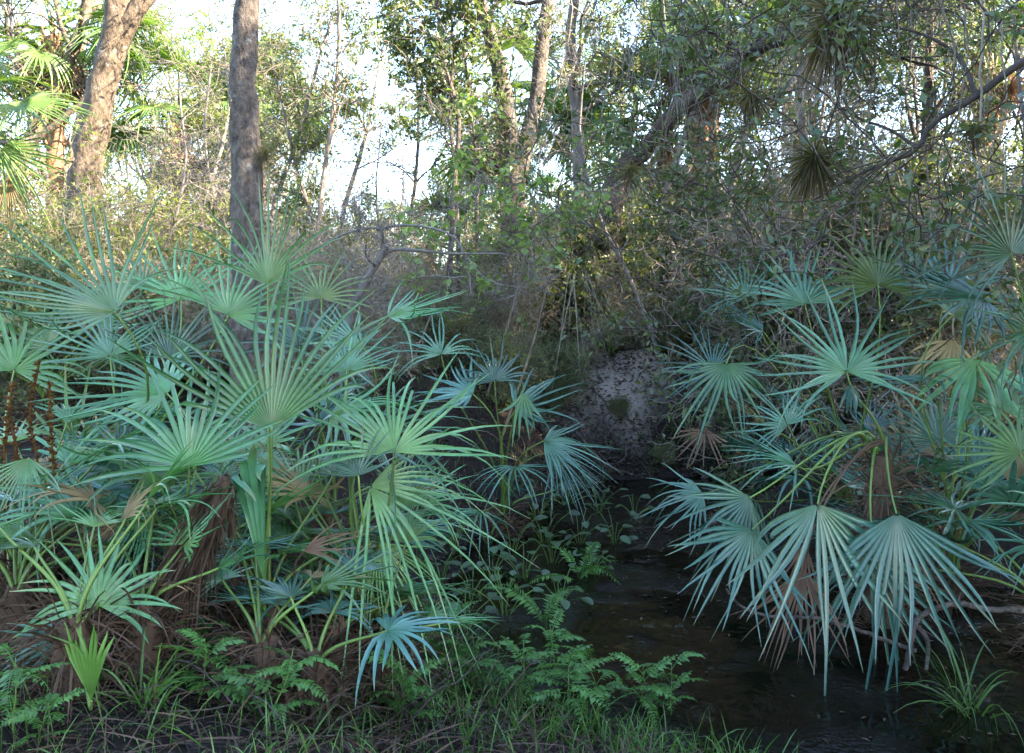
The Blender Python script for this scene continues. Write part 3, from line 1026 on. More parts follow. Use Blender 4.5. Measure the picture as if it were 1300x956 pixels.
def cabbage_palm(px, Y, H, label, seed, nf=22, nd=8, scale=1.0, x=None, group='cabbage palms', elev=(-0.7, 1.25), trunk=True, lean=(0, 0), azr=(0, 6.283), r=0.15):
    rng = np.random.default_rng(seed)
    X = (px - 650) / F * Y if x is None else x
    g = gz(X, Y)
    root = empty('cabbage_palm', (X, Y, g))
    tag(root, label, 'palm tree', group)
    top = np.array([lean[0], lean[1], H])
    mb = MB()
    pts = spline([[0, 0, -0.2], [lean[0] * 0.2, lean[1] * 0.2, H * 0.4], [lean[0] * 0.7, lean[1] * 0.7, H * 0.8], top], 20)
    tube(mb, pts, np.linspace(r * 1.1, r * 0.85, 20), 12, True, 0.06, rng)
    # old leaf bases
    for k in range(46):
        u = rng.uniform(0.45, 1.0) * 19
        i = min(int(u), 18)
        a = rng.uniform(0, 6.283)
        o = np.array([math.cos(a), math.sin(a), 0])
        p = pts[i] + o * r * 0.8
        tube(mb, [p, p + o * 0.07 + np.array([0, 0, 0.14]), p + o * 0.12 + np.array([0, 0, 0.30])], [0.035, 0.03, 0.012], 4)
    mb.build('trunk', M['boots'], root, smooth=False)
    for k in range(nf + nd):
        dead = k >= nf
        me = (CABD if dead else CAB)[int(rng.integers(0, 2 if dead else 3))]
        fr = bpy.data.objects.new('frond', me)
        COL.objects.link(fr)
        az = rng.uniform(*azr)
        el = rng.uniform(-1.45, -1.0) if dead else rng.uniform(*elev)
        L = (0.7 if dead else 1.25) * scale
        d = np.array([math.cos(az) * math.cos(el), math.sin(az) * math.cos(el), math.sin(el)])
        fr.parent = root
        fr.location = tuple(top + np.array([0, 0, 0.05]) + d * L)
        fr.rotation_euler = (rng.normal(0, 0.35), -el + rng.uniform(0.0, 0.35), az)
        s = scale * rng.uniform(0.85, 1.1)
        fr.scale = (s, s, s)
        if not dead:
            pe = bpy.data.objects.new('petiole', PET)
            COL.objects.link(pe)
            pe.parent = fr
    return root


# ---------------------------------------------------------------- the named trees
tree_from_path('oak_tree', 'straight grey trunk spotted with white lichen behind the tall palmetto', 'tree',
               [[-1.98, 6.1, gz(-1.98, 6.1) - 0.15], at(316, 300, 6.1), at(310, 150, 6.1), at(312, 40, 6.1), at(318, -120, 6.1), at(300, -420, 6.2), at(320, -700, 6.3)],
               0.118, 0.06, 9, OAK, 'bark', 'oak_leaf', 12, 0.07, 101, limbL=2.0, u0=0.68)
tree_from_path('oak_tree', 'thick leaning trunk lit orange by the sun with a high fork', 'tree',
               [[-4.85, 9.2, gz(-4.85, 9.2) - 0.2], at(102, 290, 9.2), at(112, 200, 9.2), at(128, 120, 9.2), at(148, 40, 9.2), at(150, -40, 9.2), at(140, -200, 9.3)],
               0.20, 0.11, 7, OAK, 'bark_pale', 'bright_leaf', 8, 0.07, 102, limbL=2.0, u0=0.8,
               forks=[([at(146, 60, 9.2), at(172, 15, 9.2), at(215, -40, 9.3), at(260, -130, 9.5)], 0.12, 0.05)])
tree_from_path('maple_tree', 'forked tree trunk rising from reddish base in the middle of the wood', 'tree',
               [[-0.04, 11.2, gz(0, 11.2) - 0.2], at(647, 380, 11.2), at(652, 300, 11.2), at(652, 220, 11.2), at(645, 160, 11.2), at(640, 120, 11.2), at(630, 70, 11.2), at(608, 0, 11.2), at(590, -120, 11.4)],
               0.185, 0.08, 12, SLIM, 'bark', 'dark_leaf', 9, 0.10, 103, limbL=1.6, u0=0.6,
               forks=[([at(655, 230, 11.2), at(668, 180, 11.2), at(682, 120, 11.2), at(688, 60, 11.2), at(697, -10, 11.2), at(705, -120, 11.2)], 0.13, 0.08)])
tree_from_path('oak_tree', 'dark oak leaning right with heavy limb, air plants and hanging moss', 'tree',
               [[1.25, 11.8, gz(1.25, 11.8) - 0.2], at(782, 245, 11.6), at(820, 190, 11.2), at(860, 140, 10.6), at(910, 105, 10.0), at(960, 62, 9.6), at(1030, 40, 9.2), at(1120, 20, 8.8)],
               0.15, 0.07, 13, OAK, 'bark_dark', 'dark_leaf', 8, 0.06, 104, limbL=1.5, u0=0.3, up=0.3, moss=45)
tree_from_path('lichened_tree', 'slim pale trunk blotched with lichen leaning below the air plants', 'tree',
               [at(905, 440, 11.4), at(922, 270, 11.4), at(934, 210, 11.4), at(948, 165, 11.4), at(985, 125, 11.4), at(1010, 100, 11.4), at(1060, 20, 11.4)],
               0.085, 0.04, 6, BARE, 'bark_grey', 'dark_leaf', 3, 0.05, 105, limbL=1.0, u0=0.5)
tree_from_path('dead_tree', 'bleached grey leaning stump with a broken arched branch', 'dead tree',
               [at(436, 425, 7.0), at(450, 385, 7.0), at(472, 345, 7.0), at(490, 312, 7.0)],
               0.042, 0.03, 6, BARE, 'bark_grey', 'dark_leaf', 0, 0.05, 106, limbL=0.7, u0=0.6,
               forks=[([at(478, 335, 7.0), at(496, 318, 7.0), at(530, 318, 6.9), at(575, 322, 6.9), at(640, 322, 6.8)], 0.022, 0.006),
                      ([at(490, 312, 7.0), at(484, 292, 7.0), at(510, 286, 6.9), at(550, 290, 6.9), at(580, 305, 6.9), at(594, 340, 6.9), at(598, 375, 6.9)], 0.014, 0.008),
                      ([at(486, 310, 7.0), at(480, 290, 6.9), at(440, 296, 6.9), at(395, 318, 6.8)], 0.018, 0.005)])
for k, (xs_, Yk, rk) in enumerate([((566, 575, 582, 560, 552), 10.2, 0.035), ((586, 580, 572, 575, 566), 10.4, 0.028), ((603, 606, 600, 590, 596), 10.8, 0.026)]):
    lab = ['slim grey sapling trunk beside the bright sky gap', 'slim sapling leaning across its thicker neighbour by the sky gap',
           'thin straight sapling between the paired slim trunks and forked tree'][k]
    X = (xs_[0] - 650) / F * Yk
    tree_from_path('sapling', lab, 'tree', [[X, Yk, gz(X, Yk) - 0.1], at(xs_[1], 260, Yk), at(xs_[2], 150, Yk), at(xs_[3], 60, Yk), at(xs_[4], -80, Yk)],
                   rk, rk * 0.5, 10, SLIM, 'bark', 'dark_leaf', 8, 0.10, 110 + k, limbL=0.9, u0=0.35)
tree_from_path('oak_tree', 'upright trunk mottled with lichen behind the leaning dark oak', 'tree',
               [[1.0, 12.5, gz(1, 12.5) - 0.2], at(736, 250, 12.5), at(732, 150, 12.5), at(724, 60, 12.5), at(735, -60, 12.5)],
               0.11, 0.07, 8, OAK, 'bark_grey', 'oak_leaf', 9, 0.07, 114, limbL=1.5, u0=0.45)
tree_from_path('bare_tree', 'thin bare grey tree with tangled twigs left of the sky gap', 'tree',
               [[-2.3, 9.0, gz(-2.3, 9) - 0.1], at(408, 250, 9.0), at(422, 150, 9.0), at(430, 60, 9.0), at(428, -80, 9.0)],
               0.03, 0.015, 9, BARE, 'twig', 'dark_leaf', 4, 0.06, 115, limbL=1.2, u0=0.3)

# maple sprays, yellow green
for k, (px, py, Yk, s_) in enumerate([(692, 150, 9.0, 1.15), (590, 215, 8.8, 0.8), (712, 240, 8.6, 0.6)]):
    rng = np.random.default_rng(300 + k)
    lab = ['bright yellow green maple spray in front of the forked tree', 'small bright maple sapling left of the forked trunk', 'low bright maple sapling right of the forked trunk'][k]
    b = at(px - 75, 420, Yk)
    b[2] = gz(b[0], b[1]) - 0.05
    root = empty('maple_sapling', b)
    tag(root, lab, 'sapling', 'bright maple saplings')
    w, tips, fl = MB(), [], MB()
    p1 = at(px, py, Yk)
    pts = spline([b, (b + p1) / 2 + np.array([0.1, 0, 0]), p1], 12)
    tube(w, pts, np.linspace(0.016, 0.005, 12), 5)
    w.build('stem', M['twig'], root, b, True)
    lw = MB()
    for q in range(int(11 * s_ + 2)):
        i = int(rng.integers(6, 12))
        ramify(lw, tips, pts[i], nrm(rng.normal(0, 1, 3) * np.array([1, 0.7, 0.35])), 0.8 * s_, 0.005, 1, rng, SLIM)
    lw.build('twigs', M['twig'], root, b)
    foliage(fl, tips, 8, 0.08, rng, 0.95, flat=0.7)
    fl.build('foliage', M['maple_leaf'], root, b)

# ---------------------------------------------------------------- prototypes for the wood behind
proto_tree('oakA', 'oak_tree', 8.5, 0.15, 12, OAK, 'bark', 'oak_leaf', 8, 0.085, 201, 2.2, 0.3, moss=30)
proto_tree('oakB', 'oak_tree', 9.5, 0.20, 14, OAK, 'bark_pale', 'bright_leaf', 12, 0.085, 202, 2.3, 0.35)
proto_tree('oakC', 'oak_tree', 7.0, 0.12, 11, OAK, 'bark', 'dark_leaf', 9, 0.07, 203, 1.9, 0.25, moss=30)
proto_tree('shade_oak', 'oak_tree', 7.0, 0.14, 15, OAK, 'bark_dark', 'dark_leaf', 18, 0.085, 213, 2.0, 0.15)  # extra dense crown, only for the out-of-view oaks that block light
proto_tree('slim', 'maple_tree', 8.0, 0.07, 16, SLIM, 'bark_grey', 'bright_leaf', 9, 0.10, 204, 1.1, 0.3)
proto_tree('bare', 'bare_tree', 6.0, 0.05, 11, BARE, 'bark_grey', 'oak_leaf', 1.5, 0.06, 205, 1.5, 0.25)
proto_tree('bushA', 'shrub', 1.5, 0.014, 7, BUSH, 'twig', 'shrub_leaf', 8, 0.075, 206, 0.75, 0.15, 0.35, nst=6)
proto_tree('bushB', 'shrub', 1.9, 0.013, 7, BUSH, 'twig', 'dark_leaf', 9, 0.08, 207, 0.8, 0.15, 0.3, nst=6)
proto_tree('bushC', 'bare_shrub', 1.9, 0.012, 8, BUSH, 'twig_pale', 'shrub_leaf', 3, 0.05, 208, 0.9, 0.15, 0.4, nst=6)
proto_tree('bushD', 'shrub', 2.2, 0.015, 7, BUSH, 'twig', 'bright_leaf', 6, 0.065, 209, 0.9, 0.2, 0.3, nst=6)

# cabbage palms
_c = palmetto('cabbage_palm', 'cabbage palm with broad dark fans beside the leaning orange trunk', (-70, 7.2), [
    (-12, 78, 7.0, 25, -0.2, [0, -0.8, 0.6], 95, 100, dict(nseg=34, droop=0.25)),
    (28, 128, 6.9, -25, -0.3, [0.2, -0.7, 0.7], 105, 105, dict(nseg=36, droop=0.4)),
    (0, 190, 7.0, -50, -0.2, [0.2, -0.8, 0.5], 100, 95, dict(nseg=32, droop=0.35)),
    (-40, 20, 7.1, 50, -0.1, [0, -0.8, 0.6], 100, 105, dict(nseg=34, droop=0.3)),
    (-60, 150, 6.8, -60, -0.3, [0, -0.8, 0.6], 100, 100, dict(nseg=34, droop=0.3)),
    (-110, 60, 7.0, 140, -0.1, [0, -0.8, 0.6], 105, 105, dict(nseg=34, droop=0.3)),
    (-130, 140, 7.0, 200, -0.1, [0, -0.8, 0.6], 105, 105, dict(nseg=34, droop=0.3)),
    (-20, 110, 7.6, 30, 0.5, [0, -0.3, 1], 100, 105, dict(nseg=34, droop=0.3)),
    (10, 225, 7.1, -70, -0.1, [0, -0.9, 0.3], 85, 60, dict(nseg=22, mat='tan_frond')),
], 'cabbage', 401, 'cabbage palms', trunk_r=0.15, top=(-72, 110, 7.2))
_c['category'] = 'palm tree'
cabbage_palm(70, 14.5, 5.6, 'tall cabbage palm with ragged crown behind the leaning orange trunk', 402)
cabbage_palm(228, 15.5, 4.2, 'cabbage palm with brown skirt left of the lichen spotted trunk', 403, nd=14)
cabbage_palm(888, 13.0, 5.2, 'cabbage palm with orange boots behind the slim lichened trunk', 404, nd=16)
cabbage_palm(845, 14.8, 4.0, 'cabbage palm with hanging skirt of fans behind the dark oak', 405, nd=16)
cabbage_palm(905, 19.0, 8.0, 'tall cabbage palm whose crown shows above the dark oak limb', 406)
cabbage_palm(540, 20.0, 2.2, 'short cabbage palm with a sunlit orange skirt beyond the bleached stump', 407, nd=14)
cabbage_palm(645, 15.5, 4.4, 'cabbage palm close behind the forked tree', 408, nd=10)
cabbage_palm(330, 22.0, 6.5, 'far cabbage palm right of the lichen spotted trunk', 409, nd=10)
cabbage_palm(1250, 15.0, 5.5, 'cabbage palm buried in the oaks behind the bare overhanging branch', 410, nd=8)

# trees behind, left to right (px, Y, kind, scale, label)
BACK = [
    (-60, 13.0, 'oakB', 0.9, 'sunny oak at the back of the cabbage palm'),
    (40, 19.0, 'oakB', 1.0, 'sunlit oak behind the leaning orange trunk'),
    (150, 24.0, 'oakA', 1.0, 'far oak between the two cabbage palms'),
    (235, 20.0, 'slim', 1.0, 'thin pale tree beside the palm with brown skirt'),
    (270, 13.0, 'bare', 0.9, 'bare twiggy tree left of the lichen spotted trunk'),
    (265, 28.0, 'oakB', 1.0, 'far bright oak behind the palm with brown skirt'),
    (380, 30.0, 'oakB', 0.72, 'low sunlit oak under the open sky'),
    (395, 13.0, 'slim', 0.8, 'slim maple between the lichen spotted trunk and the sky gap'),
    (490, 14.0, 'bare', 0.95, 'tall bare tree whose twigs cross the open sky'),
    (345, 16.5, 'bare', 1.0, 'tall bare tree close right of the lichen spotted trunk'),
    (300, 11.5, 'slim', 0.75, 'slim bright maple behind the lichen spotted trunk'),
    (215, 13.5, 'slim', 0.8, 'slim bright maple between the leaning trunk and the skirted palm'),
    (440, 12.0, 'slim', 0.6, 'small slim maple behind the bleached stump'),
    (385, 19.0, 'oakB', 0.75, 'sunlit oak whose crown fringes the sky gap'),
    (460, 21.0, 'bare', 0.9, 'far bare tree whose twigs cross the open sky'),
    (110, 15.0, 'slim', 0.9, 'slim bright maple behind the leaning orange trunk'),
    (435, 26.0, 'slim', 0.7, 'slim bright maple below the open sky'),
    (500, 31.0, 'oakB', 0.62, 'low bright oak beside the far oak under open sky'),
    (470, 34.0, 'oakA', 0.65, 'low distant oak under the open sky'),
    (365, 15.0, 'slim', 0.8, 'slim maple at the edge of the sky gap'),
    (455, 17.0, 'bare', 0.8, 'bare tree standing against the open sky'),
    (540, 24.0, 'slim', 0.95, 'slim maple behind the saplings'),
    (625, 23.0, 'oakA', 0.75, 'oak behind the forked tree'),
    (700, 26.0, 'oakB', 1.0, 'bright oak far behind the forked tree'),
    (770, 18.0, 'oakC', 1.1, 'dark oak behind the upright mottled trunk'),
    (800, 13.0, 'slim', 0.9, 'slim maple rising through the dark oak limbs'),
    (860, 23.0, 'oakB', 0.9, 'oak behind the palms with skirts'),
    (960, 17.0, 'oakC', 1.0, 'dense dark oak behind the slim lichened trunk'),
    (1030, 13.5, 'oakC', 1.05, 'dense dark oak behind the round air plants'),
    (1085, 19.0, 'oakC', 1.35, 'leafy oak filling the gap behind the round air plant'),
    (1215, 18.0, 'oakC', 1.35, 'leafy oak filling the gap behind the bare branch'),
    (1310, 19.0, 'oakA', 1.3, 'mossy oak filling the gap behind the dangling vine'),
    (1130, 16.0, 'bare', 1.3, 'tall bare tree behind the bare overhanging branch'),
    (1190, 11.5, 'oakC', 1.0, 'dark oak over the blue palmettos'),
    (1290, 13.0, 'oakA', 1.1, 'mossy oak behind the hanging vines'),
    (930, 11.0, 'bare', 0.9, 'bare tangled tree behind the slim lichened trunk'),
    (190, 11.5, 'bare', 0.8, 'bare tangled tree right of the leaning orange trunk'),
    (360, 10.5, 'bare', 0.7, 'bare tangled tree right of the lichen spotted trunk'),
    (130, 8.3, 'bare', 0.55, 'small bare tangled tree in front of the leaning orange trunk'),
    (40, 11.0, 'bare', 0.8, 'bare tangled tree left of the leaning orange trunk'),
    (520, 12.0, 'bare', 0.65, 'bare tangled tree behind the arched dead branch'),
    (1090, 10.0, 'bare', 0.85, 'bare tangled tree behind the hanging air plant'),
    (1240, 9.5, 'bare', 0.9, 'bare tangled tree behind the hanging vines'),
    (840, 10.5, 'bare', 0.7, 'bare tangled tree below the dark oak limb'),
]
for px, Yk, kd, s_, lab in BACK:
    put(kd, px, Yk, lab, 'tree', 'trees of the wood behind', s_)

# unseen oaks added on the sun side to keep direct sun off the foreground
for k, (x, y, kd, s_) in enumerate([(7.2, 4.6, 'shade_oak', 1.2), (7.6, 2.4, 'shade_oak', 1.35), (7.4, 0.2, 'shade_oak', 1.35), (8.0, -2.2, 'shade_oak', 1.4), (9.8, 3.6, 'shade_oak', 1.6), (10.2, 1.2, 'shade_oak', 1.6),
                                    (10.4, -1.4, 'shade_oak', 1.6), (12.6, 2.6, 'shade_oak', 1.8), (13.0, -0.6, 'shade_oak', 1.8), (9.4, 6.4, 'shade_oak', 1.3), (12.4, 5.4, 'shade_oak', 1.5), (11.0, -4.6, 'shade_oak', 1.6), (14.5, -3.6, 'shade_oak', 1.8)]):
    put(kd, 0, y, 'unseen dense oak added beyond the right bank to block the sun', 'tree', 'added sun blocking oaks out of view', s_, x=x)

# unseen oaks added behind and beside the viewer to cut low sky light
for k, (x, y, kd, s_) in enumerate([(-7.5, 0, 'shade_oak', 1.3), (-6.0, -4.5, 'shade_oak', 1.4), (-2.2, -7, 'shade_oak', 1.4), (2.2, -7.5, 'shade_oak', 1.4), (5.5, -6, 'shade_oak', 1.4), (-8.5, 3.8, 'shade_oak', 1.1)]):
    put(kd, 0, y, 'unseen oak added round the viewer to block low sky light', 'tree', 'added sky blocking oaks out of view', s_, x=x)

# far wood
FAR = np.random.default_rng(5)
for k in range(24):
    px = -250 + 1800 * (k + FAR.uniform(0, 1)) / 24
    Yk = FAR.uniform(36, 58)
    s_ = FAR.uniform(0.8, 1.25)
    if 330 < px < 620:
        s_ *= 0.62
    put(('oakA', 'oakB', 'oakC')[k % 3], px, Yk, 'distant tree closing the far edge of the wood', 'tree', 'distant trees', s_)

# understory shrubs
SH = np.random.default_rng(6)
SHLAB = {'bushA': 'small leaved grey green shrub', 'bushB': 'dark leafy shrub', 'bushC': 'tangled bare grey shrub', 'bushD': 'yellow green leafy shrub'}
spots = []
for k in range(16):
    spots.append((SH.uniform(690, 1030), SH.uniform(11.8, 16), ('bushA', 'bushC', 'bushB', 'bushA')[k % 4], SH.uniform(0.9, 1.3), 'in the thicket behind the sandy bank'))
for k in range(12):
    spots.append((SH.uniform(1000, 1330), SH.uniform(8.5, 12), ('bushC', 'bushA', 'bushB')[k % 3], SH.uniform(1.0, 1.5), 'under the dense dark oaks behind blue palmettos'))
for k in range(12):
    spots.append((SH.uniform(380, 720), SH.uniform(12.5, 18), ('bushC', 'bushA', 'bushB', 'bushC')[k % 4], SH.uniform(0.6, 0.95), 'on the wood floor beyond the bleached stump'))
for k in range(12):
    spots.append((SH.uniform(-60, 400), SH.uniform(10, 17), ('bushD', 'bushC', 'bushA', 'bushD')[k % 4], SH.uniform(0.7, 1.1), 'near the foot of the leaning orange trunk'))
for k in range(20):
    spots.append((SH.uniform(-100, 1400), SH.uniform(19, 32), ('bushA', 'bushD', 'bushB')[k % 3], SH.uniform(1.0, 1.6), 'deep in the wood'))
for k in range(14):
    spots.append((SH.uniform(-20, 470), SH.uniform(6.8, 9.4), ('bushC', 'bushA', 'bushC', 'bushB')[k % 4], SH.uniform(0.45, 0.75), 'close behind the left palmettos'))
for k in range(9):
    spots.append((SH.uniform(450, 720), SH.uniform(9.0, 11.5), ('bushC', 'bushA', 'bushC')[k % 3], SH.uniform(0.4, 0.65), 'between the bleached stump and the forked tree'))
for px, Yk, kd, s_, where in spots:
    put(kd, px, Yk, SHLAB[kd] + ' ' + where, 'shrub', 'undergrowth shrubs', s_)
put('bushB', 705, 9.7, 'dark leafy shrub growing from a short stem on the sandy bank', 'shrub', 'undergrowth shrubs', 0.30)
put('bushD', 150, 8.2, 'yellow green leafy shrub right in front of the leaning orange trunk', 'shrub', 'undergrowth shrubs', 0.8)
put('bushC', 800, 11.0, 'low bare bush on the crest of the sandy bank', 'shrub', 'undergrowth shrubs', 0.45)
put('bushA', 850, 10.7, 'low leafy bush on the crest of the sandy bank', 'shrub', 'undergrowth shrubs', 0.38)
put('bushC', 900, 11.2, 'bare grey bush above the sandy bank', 'shrub', 'undergrowth shrubs', 0.8)

# ------------------------------------------------------------------ branches, vines, air plants
_t = tree_from_path('oak_tree', 'oak whose bare dark branch reaches over the blue palmettos', 'tree',
                    [[5.3, 6.6, gz(5.3, 6.6) - 0.2], [5.25, 6.6, 2.2], [5.1, 6.5, 4.0], [5.3, 6.6, 6.2], [5.2, 6.7, 8.0]],
                    0.16, 0.08, 9, OAK, 'bark_dark', 'dark_leaf', 13, 0.07, 501, limbL=2.0, u0=0.6, moss=20,
                    forks=[([[5.2, 6.55, 2.7], at(1390, 40, 6.3), at(1300, 78, 6.1), at(1240, 122, 6.0), at(1182, 158, 6.0), at(1162, 192, 5.9), at(1110, 212, 5.9), at(1060, 238, 5.8), at(1020, 262, 5.8)], 0.04, 0.004),
                           ([at(1165, 188, 5.9), at(1130, 165, 6.0), at(1090, 150, 6.1), at(1060, 130, 6.2)], 0.016, 0.004),
                           ([at(1120, 208, 5.9), at(1090, 235, 5.8), at(1085, 275, 5.7)], 0.010, 0.003),
                           ([at(1240, 122, 6.0), at(1215, 70, 6.2), at(1160, 40, 6.4), at(1090, 30, 6.6)], 0.02, 0.005)])


def vine(label, pts, r, mat='twig', seed=0, twigs=0):
    rng = np.random.default_rng(seed)
    q = spline(pts, 26)
    q = q + rng.normal(0, 0.006, q.shape)
    o = empty('hanging_vine', q[-1])
    tag(o, label, 'vine', 'hanging vines')
    mb = MB()
    tube(mb, q, np.linspace(r, r * 0.6, 26), 5)
    mb.build('stem', M[mat], o, q[-1], True)
    if twigs:
        tw = MB()
        for _ in range(twigs):
            i = int(rng.integers(3, 25))
            p = wander(q[i], rng.normal(0, 1, 3) + np.array([0, 0, -0.4]), rng.uniform(0.12, 0.45), 5, 0.35, rng, -0.08)
            tube(tw, p, np.linspace(r * 0.5, r * 0.25, 6), 3)
        tw.build('tendrils', M[mat], o, q[-1])['kind'] = 'stuff'
    return o


VINES = [(1237, 480, 5.2), (1210, 300, 5.6), (1268, 260, 5.6), (1100, 330, 6.0), (1040, 196, 5.9), (1150, 230, 6.6), (1010, 250, 7.0), (955, 112, 6.3), (945, 110, 7.6), (1185, 360, 6.2),
         (905, 300, 8.0), (870, 220, 8.4), (830, 180, 8.4), (1130, 380, 6.4), (1062, 16, 6.0), (700, 330, 9.6)]
for k, (px, yb, Yk) in enumerate(VINES):
    rng = np.random.default_rng(600 + k)
    n = 6
    pts = [at(px + rng.normal(0, 9) + 14 * math.sin(j), -90 + (yb + 90) * j / (n - 1), Yk) for j in range(n)]
    lab = ['long thin grey vine dangling in front of the blue palmettos', 'grey vine dangling among the dark oaks'][0 if k in (0, 1, 3, 9, 13) else 1]
    vine(lab, pts, 0.006 if k % 3 else 0.009, 'twig' if k % 2 else 'twig_pale', 600 + k, 9)


def air_plant(label, px, py, Y, Rp, seed, n=170, down=0.35):
    n = int(n * 2.6)
    rng = np.random.default_rng(seed)
    c = at(px, py, Y)
    R = Rp / F * Y
    o = empty('air_plant', c)
    tag(o, label, 'air plant', 'air plants on the branches')
    d = rng.normal(0, 1, (n, 3)) + np.array([0, 0, -down])
    d /= np.linalg.norm(d, axis=1)[:, None]
    mb = MB()
    blades(mb, c + d * R * 0.05, d, R * rng.uniform(0.45, 1.2, n), R * 0.024, rng, rng.uniform(0.05, 0.45, n), 6)
    mb.build('leaves', M['airplant'], o, c)
    m2 = MB()
    d2 = rng.normal(0, 0.4, (60, 3)) + np.array([0, 0, -1.0])
    blades(m2, np.repeat(c[None], 60, 0), d2, R * rng.uniform(0.8, 1.6, 60), R * 0.03, rng, 0.1, 5)
    m2.build('dead_leaves', M['fibre'], o, c)
    return o


air_plant('big round air plant below the crossing twigs', 1035, 200, 5.9, 60, 701)
air_plant('small dense air plant under the dark oak limb', 953, 118, 6.3, 38, 702, down=0.8)
air_plant('large dark air plant on the dark oak limb', 1062, 20, 6.0, 80, 703, 220, 0.6)
air_plant('small reddish air plant on the long dangling vine', 1236, 162, 5.2, 32, 704, 90, 0.5)
air_plant('tiny air plant on the lichen spotted trunk', 336, 192, 6.05, 18, 705, 70)
air_plant('air plant hanging right of the leaning oak trunk', 800, 215, 8.0, 26, 706, 90)

# branch lying over the creek
_p = spline([at(922, 748, 4.1), at(945, 772, 4.1), at(985, 783, 4.05), at(1050, 787, 4.0), at(1105, 806, 4.0), at(1162, 826, 3.95)], 30)
_b = empty('fallen_branch', _p[-1])
tag(_b, 'thin grey fallen branch lying over the dark water under the hanging fans', 'branch')
_m = MB()
tube(_m, _p + RNG.normal(0, 0.003, _p.shape), np.linspace(0.006, 0.011, 30), 7)
_m.build('stem', M['bark'], _b, _p[-1], True)
_p = spline([at(1150, 850, 3.95), at(1160, 800, 3.95), at(1172, 780, 3.95), at(1210, 766, 3.95), at(1260, 774, 4.0), at(1330, 776, 4.05)], 30)
_b = empty('fallen_branch', _p[0])
tag(_b, 'thicker bent fallen branch rising from the water at the right bank', 'branch')
_m = MB()
tube(_m, _p + RNG.normal(0, 0.003, _p.shape), np.linspace(0.013, 0.014, 30), 7)
_m.build('stem', M['bark'], _b, _p[0], True)
_m = MB()
tube(_m, spline([at(1165, 795, 3.95), at(1178, 815, 3.93), at(1176, 850, 3.9)], 10), np.linspace(0.012, 0.008, 10), 6)
tube(_m, spline([at(1216, 766, 3.95), at(1220, 752, 3.95)], 5), np.linspace(0.006, 0.003, 5), 5)
_m.build('side_twig', M['bark'], _b, _p[0], True)

# bundle of dead fibre hanging from the left palmetto
def fibre_bundle():
    rng = np.random.default_rng(801)
    p0, p1 = at(287, 605, 3.35), at(222, 768, 3.2)
    o = empty('fibre_bundle', p1)
    tag(o, 'slanting bundle of brown dead palm fibre among green fans', 'dead leaves')
    core = MB()
    pts = spline([p0, p0 * 0.6 + p1 * 0.4 + np.array([0.02, 0, 0]), p1], 12)
    tube(core, pts, np.array([0.015, 0.025, 0.03, 0.034, 0.036, 0.038, 0.04, 0.04, 0.035, 0.03, 0.02, 0.01]), 9, True, 0.15, rng)
    core.build('core', M['fibre'], o, p1)
    st = MB()
    n = 700
    u = rng.uniform(0, 0.75, n)
    ax = nrm(p1 - p0)
    pos = p0 + u[:, None] * (p1 - p0) + rng.normal(0, 0.024, (n, 3)) * np.array([1, 1, 0.5])
    dd = ax + rng.normal(0, 0.2, (n, 3))
    blades(st, pos, dd, rng.uniform(0.15, 0.42, n), rng.uniform(0.003, 0.011, n), rng, 0.05, 6)
    st.build('strands', M['fibre'], o, p1)['kind'] = 'stuff'
    # the stem it hangs from
    sm = MB()
    tube(sm, spline([p0, p0 + np.array([-0.02, 0.12, -0.2]), np.array([p0[0] - 0.05, p0[1] + 0.3, gz(p0[0], p0[1] + 0.3) - 0.1])], 8), np.linspace(0.014, 0.02, 8), 7)
    sm.build('stem', M['fibre'], o, p1)


fibre_bundle()

# rust coloured fertile fern stalks
for k, (px, y0, y1, Yk) in enumerate([(43, 462, 600, 3.75), (66, 488, 620, 3.7), (6, 490, 600, 3.7), (14, 520, 640, 3.6)]):
    rng = np.random.default_rng(820 + k)
    b = at(px, 700, Yk)
    b[2] = gz(b[0], b[1])
    o = empty('fern_stalk', b)
    tag(o, ['tallest rust coloured fern stalk beside the drooping fan', 'rust coloured fern stalk beside the tallest one'][min(k, 1)] if k < 2 else 'short curled rust coloured fern stalk at the left clump', 'fern stalk', 'rust coloured fern stalks')
    q = spline([b, at(px + 5 - 3 * k, y1, Yk), at(px - 5 + 4 * k, (y0 + y1) / 2, Yk), at(px + (6, -4, 9, -3)[k], y0, Yk)], 24)
    m = MB()
    tube(m, q, 0.006, 5)
    m.build('stem', M['rust_stalk'], o, b)
    m = MB()
    for i in range(8, 24):
        for s_ in range(7):
            d = nrm(rng.normal(0, 1, 3) + np.array([0, 0, 0.8]))
            tube(m, [q[i], q[i] + d * 0.012, q[i] + d * 0.024], [0.004, 0.005, 0.002], 4)
    m.build('spore_clusters', M['rust_stalk'], o, b)['kind'] = 'stuff'

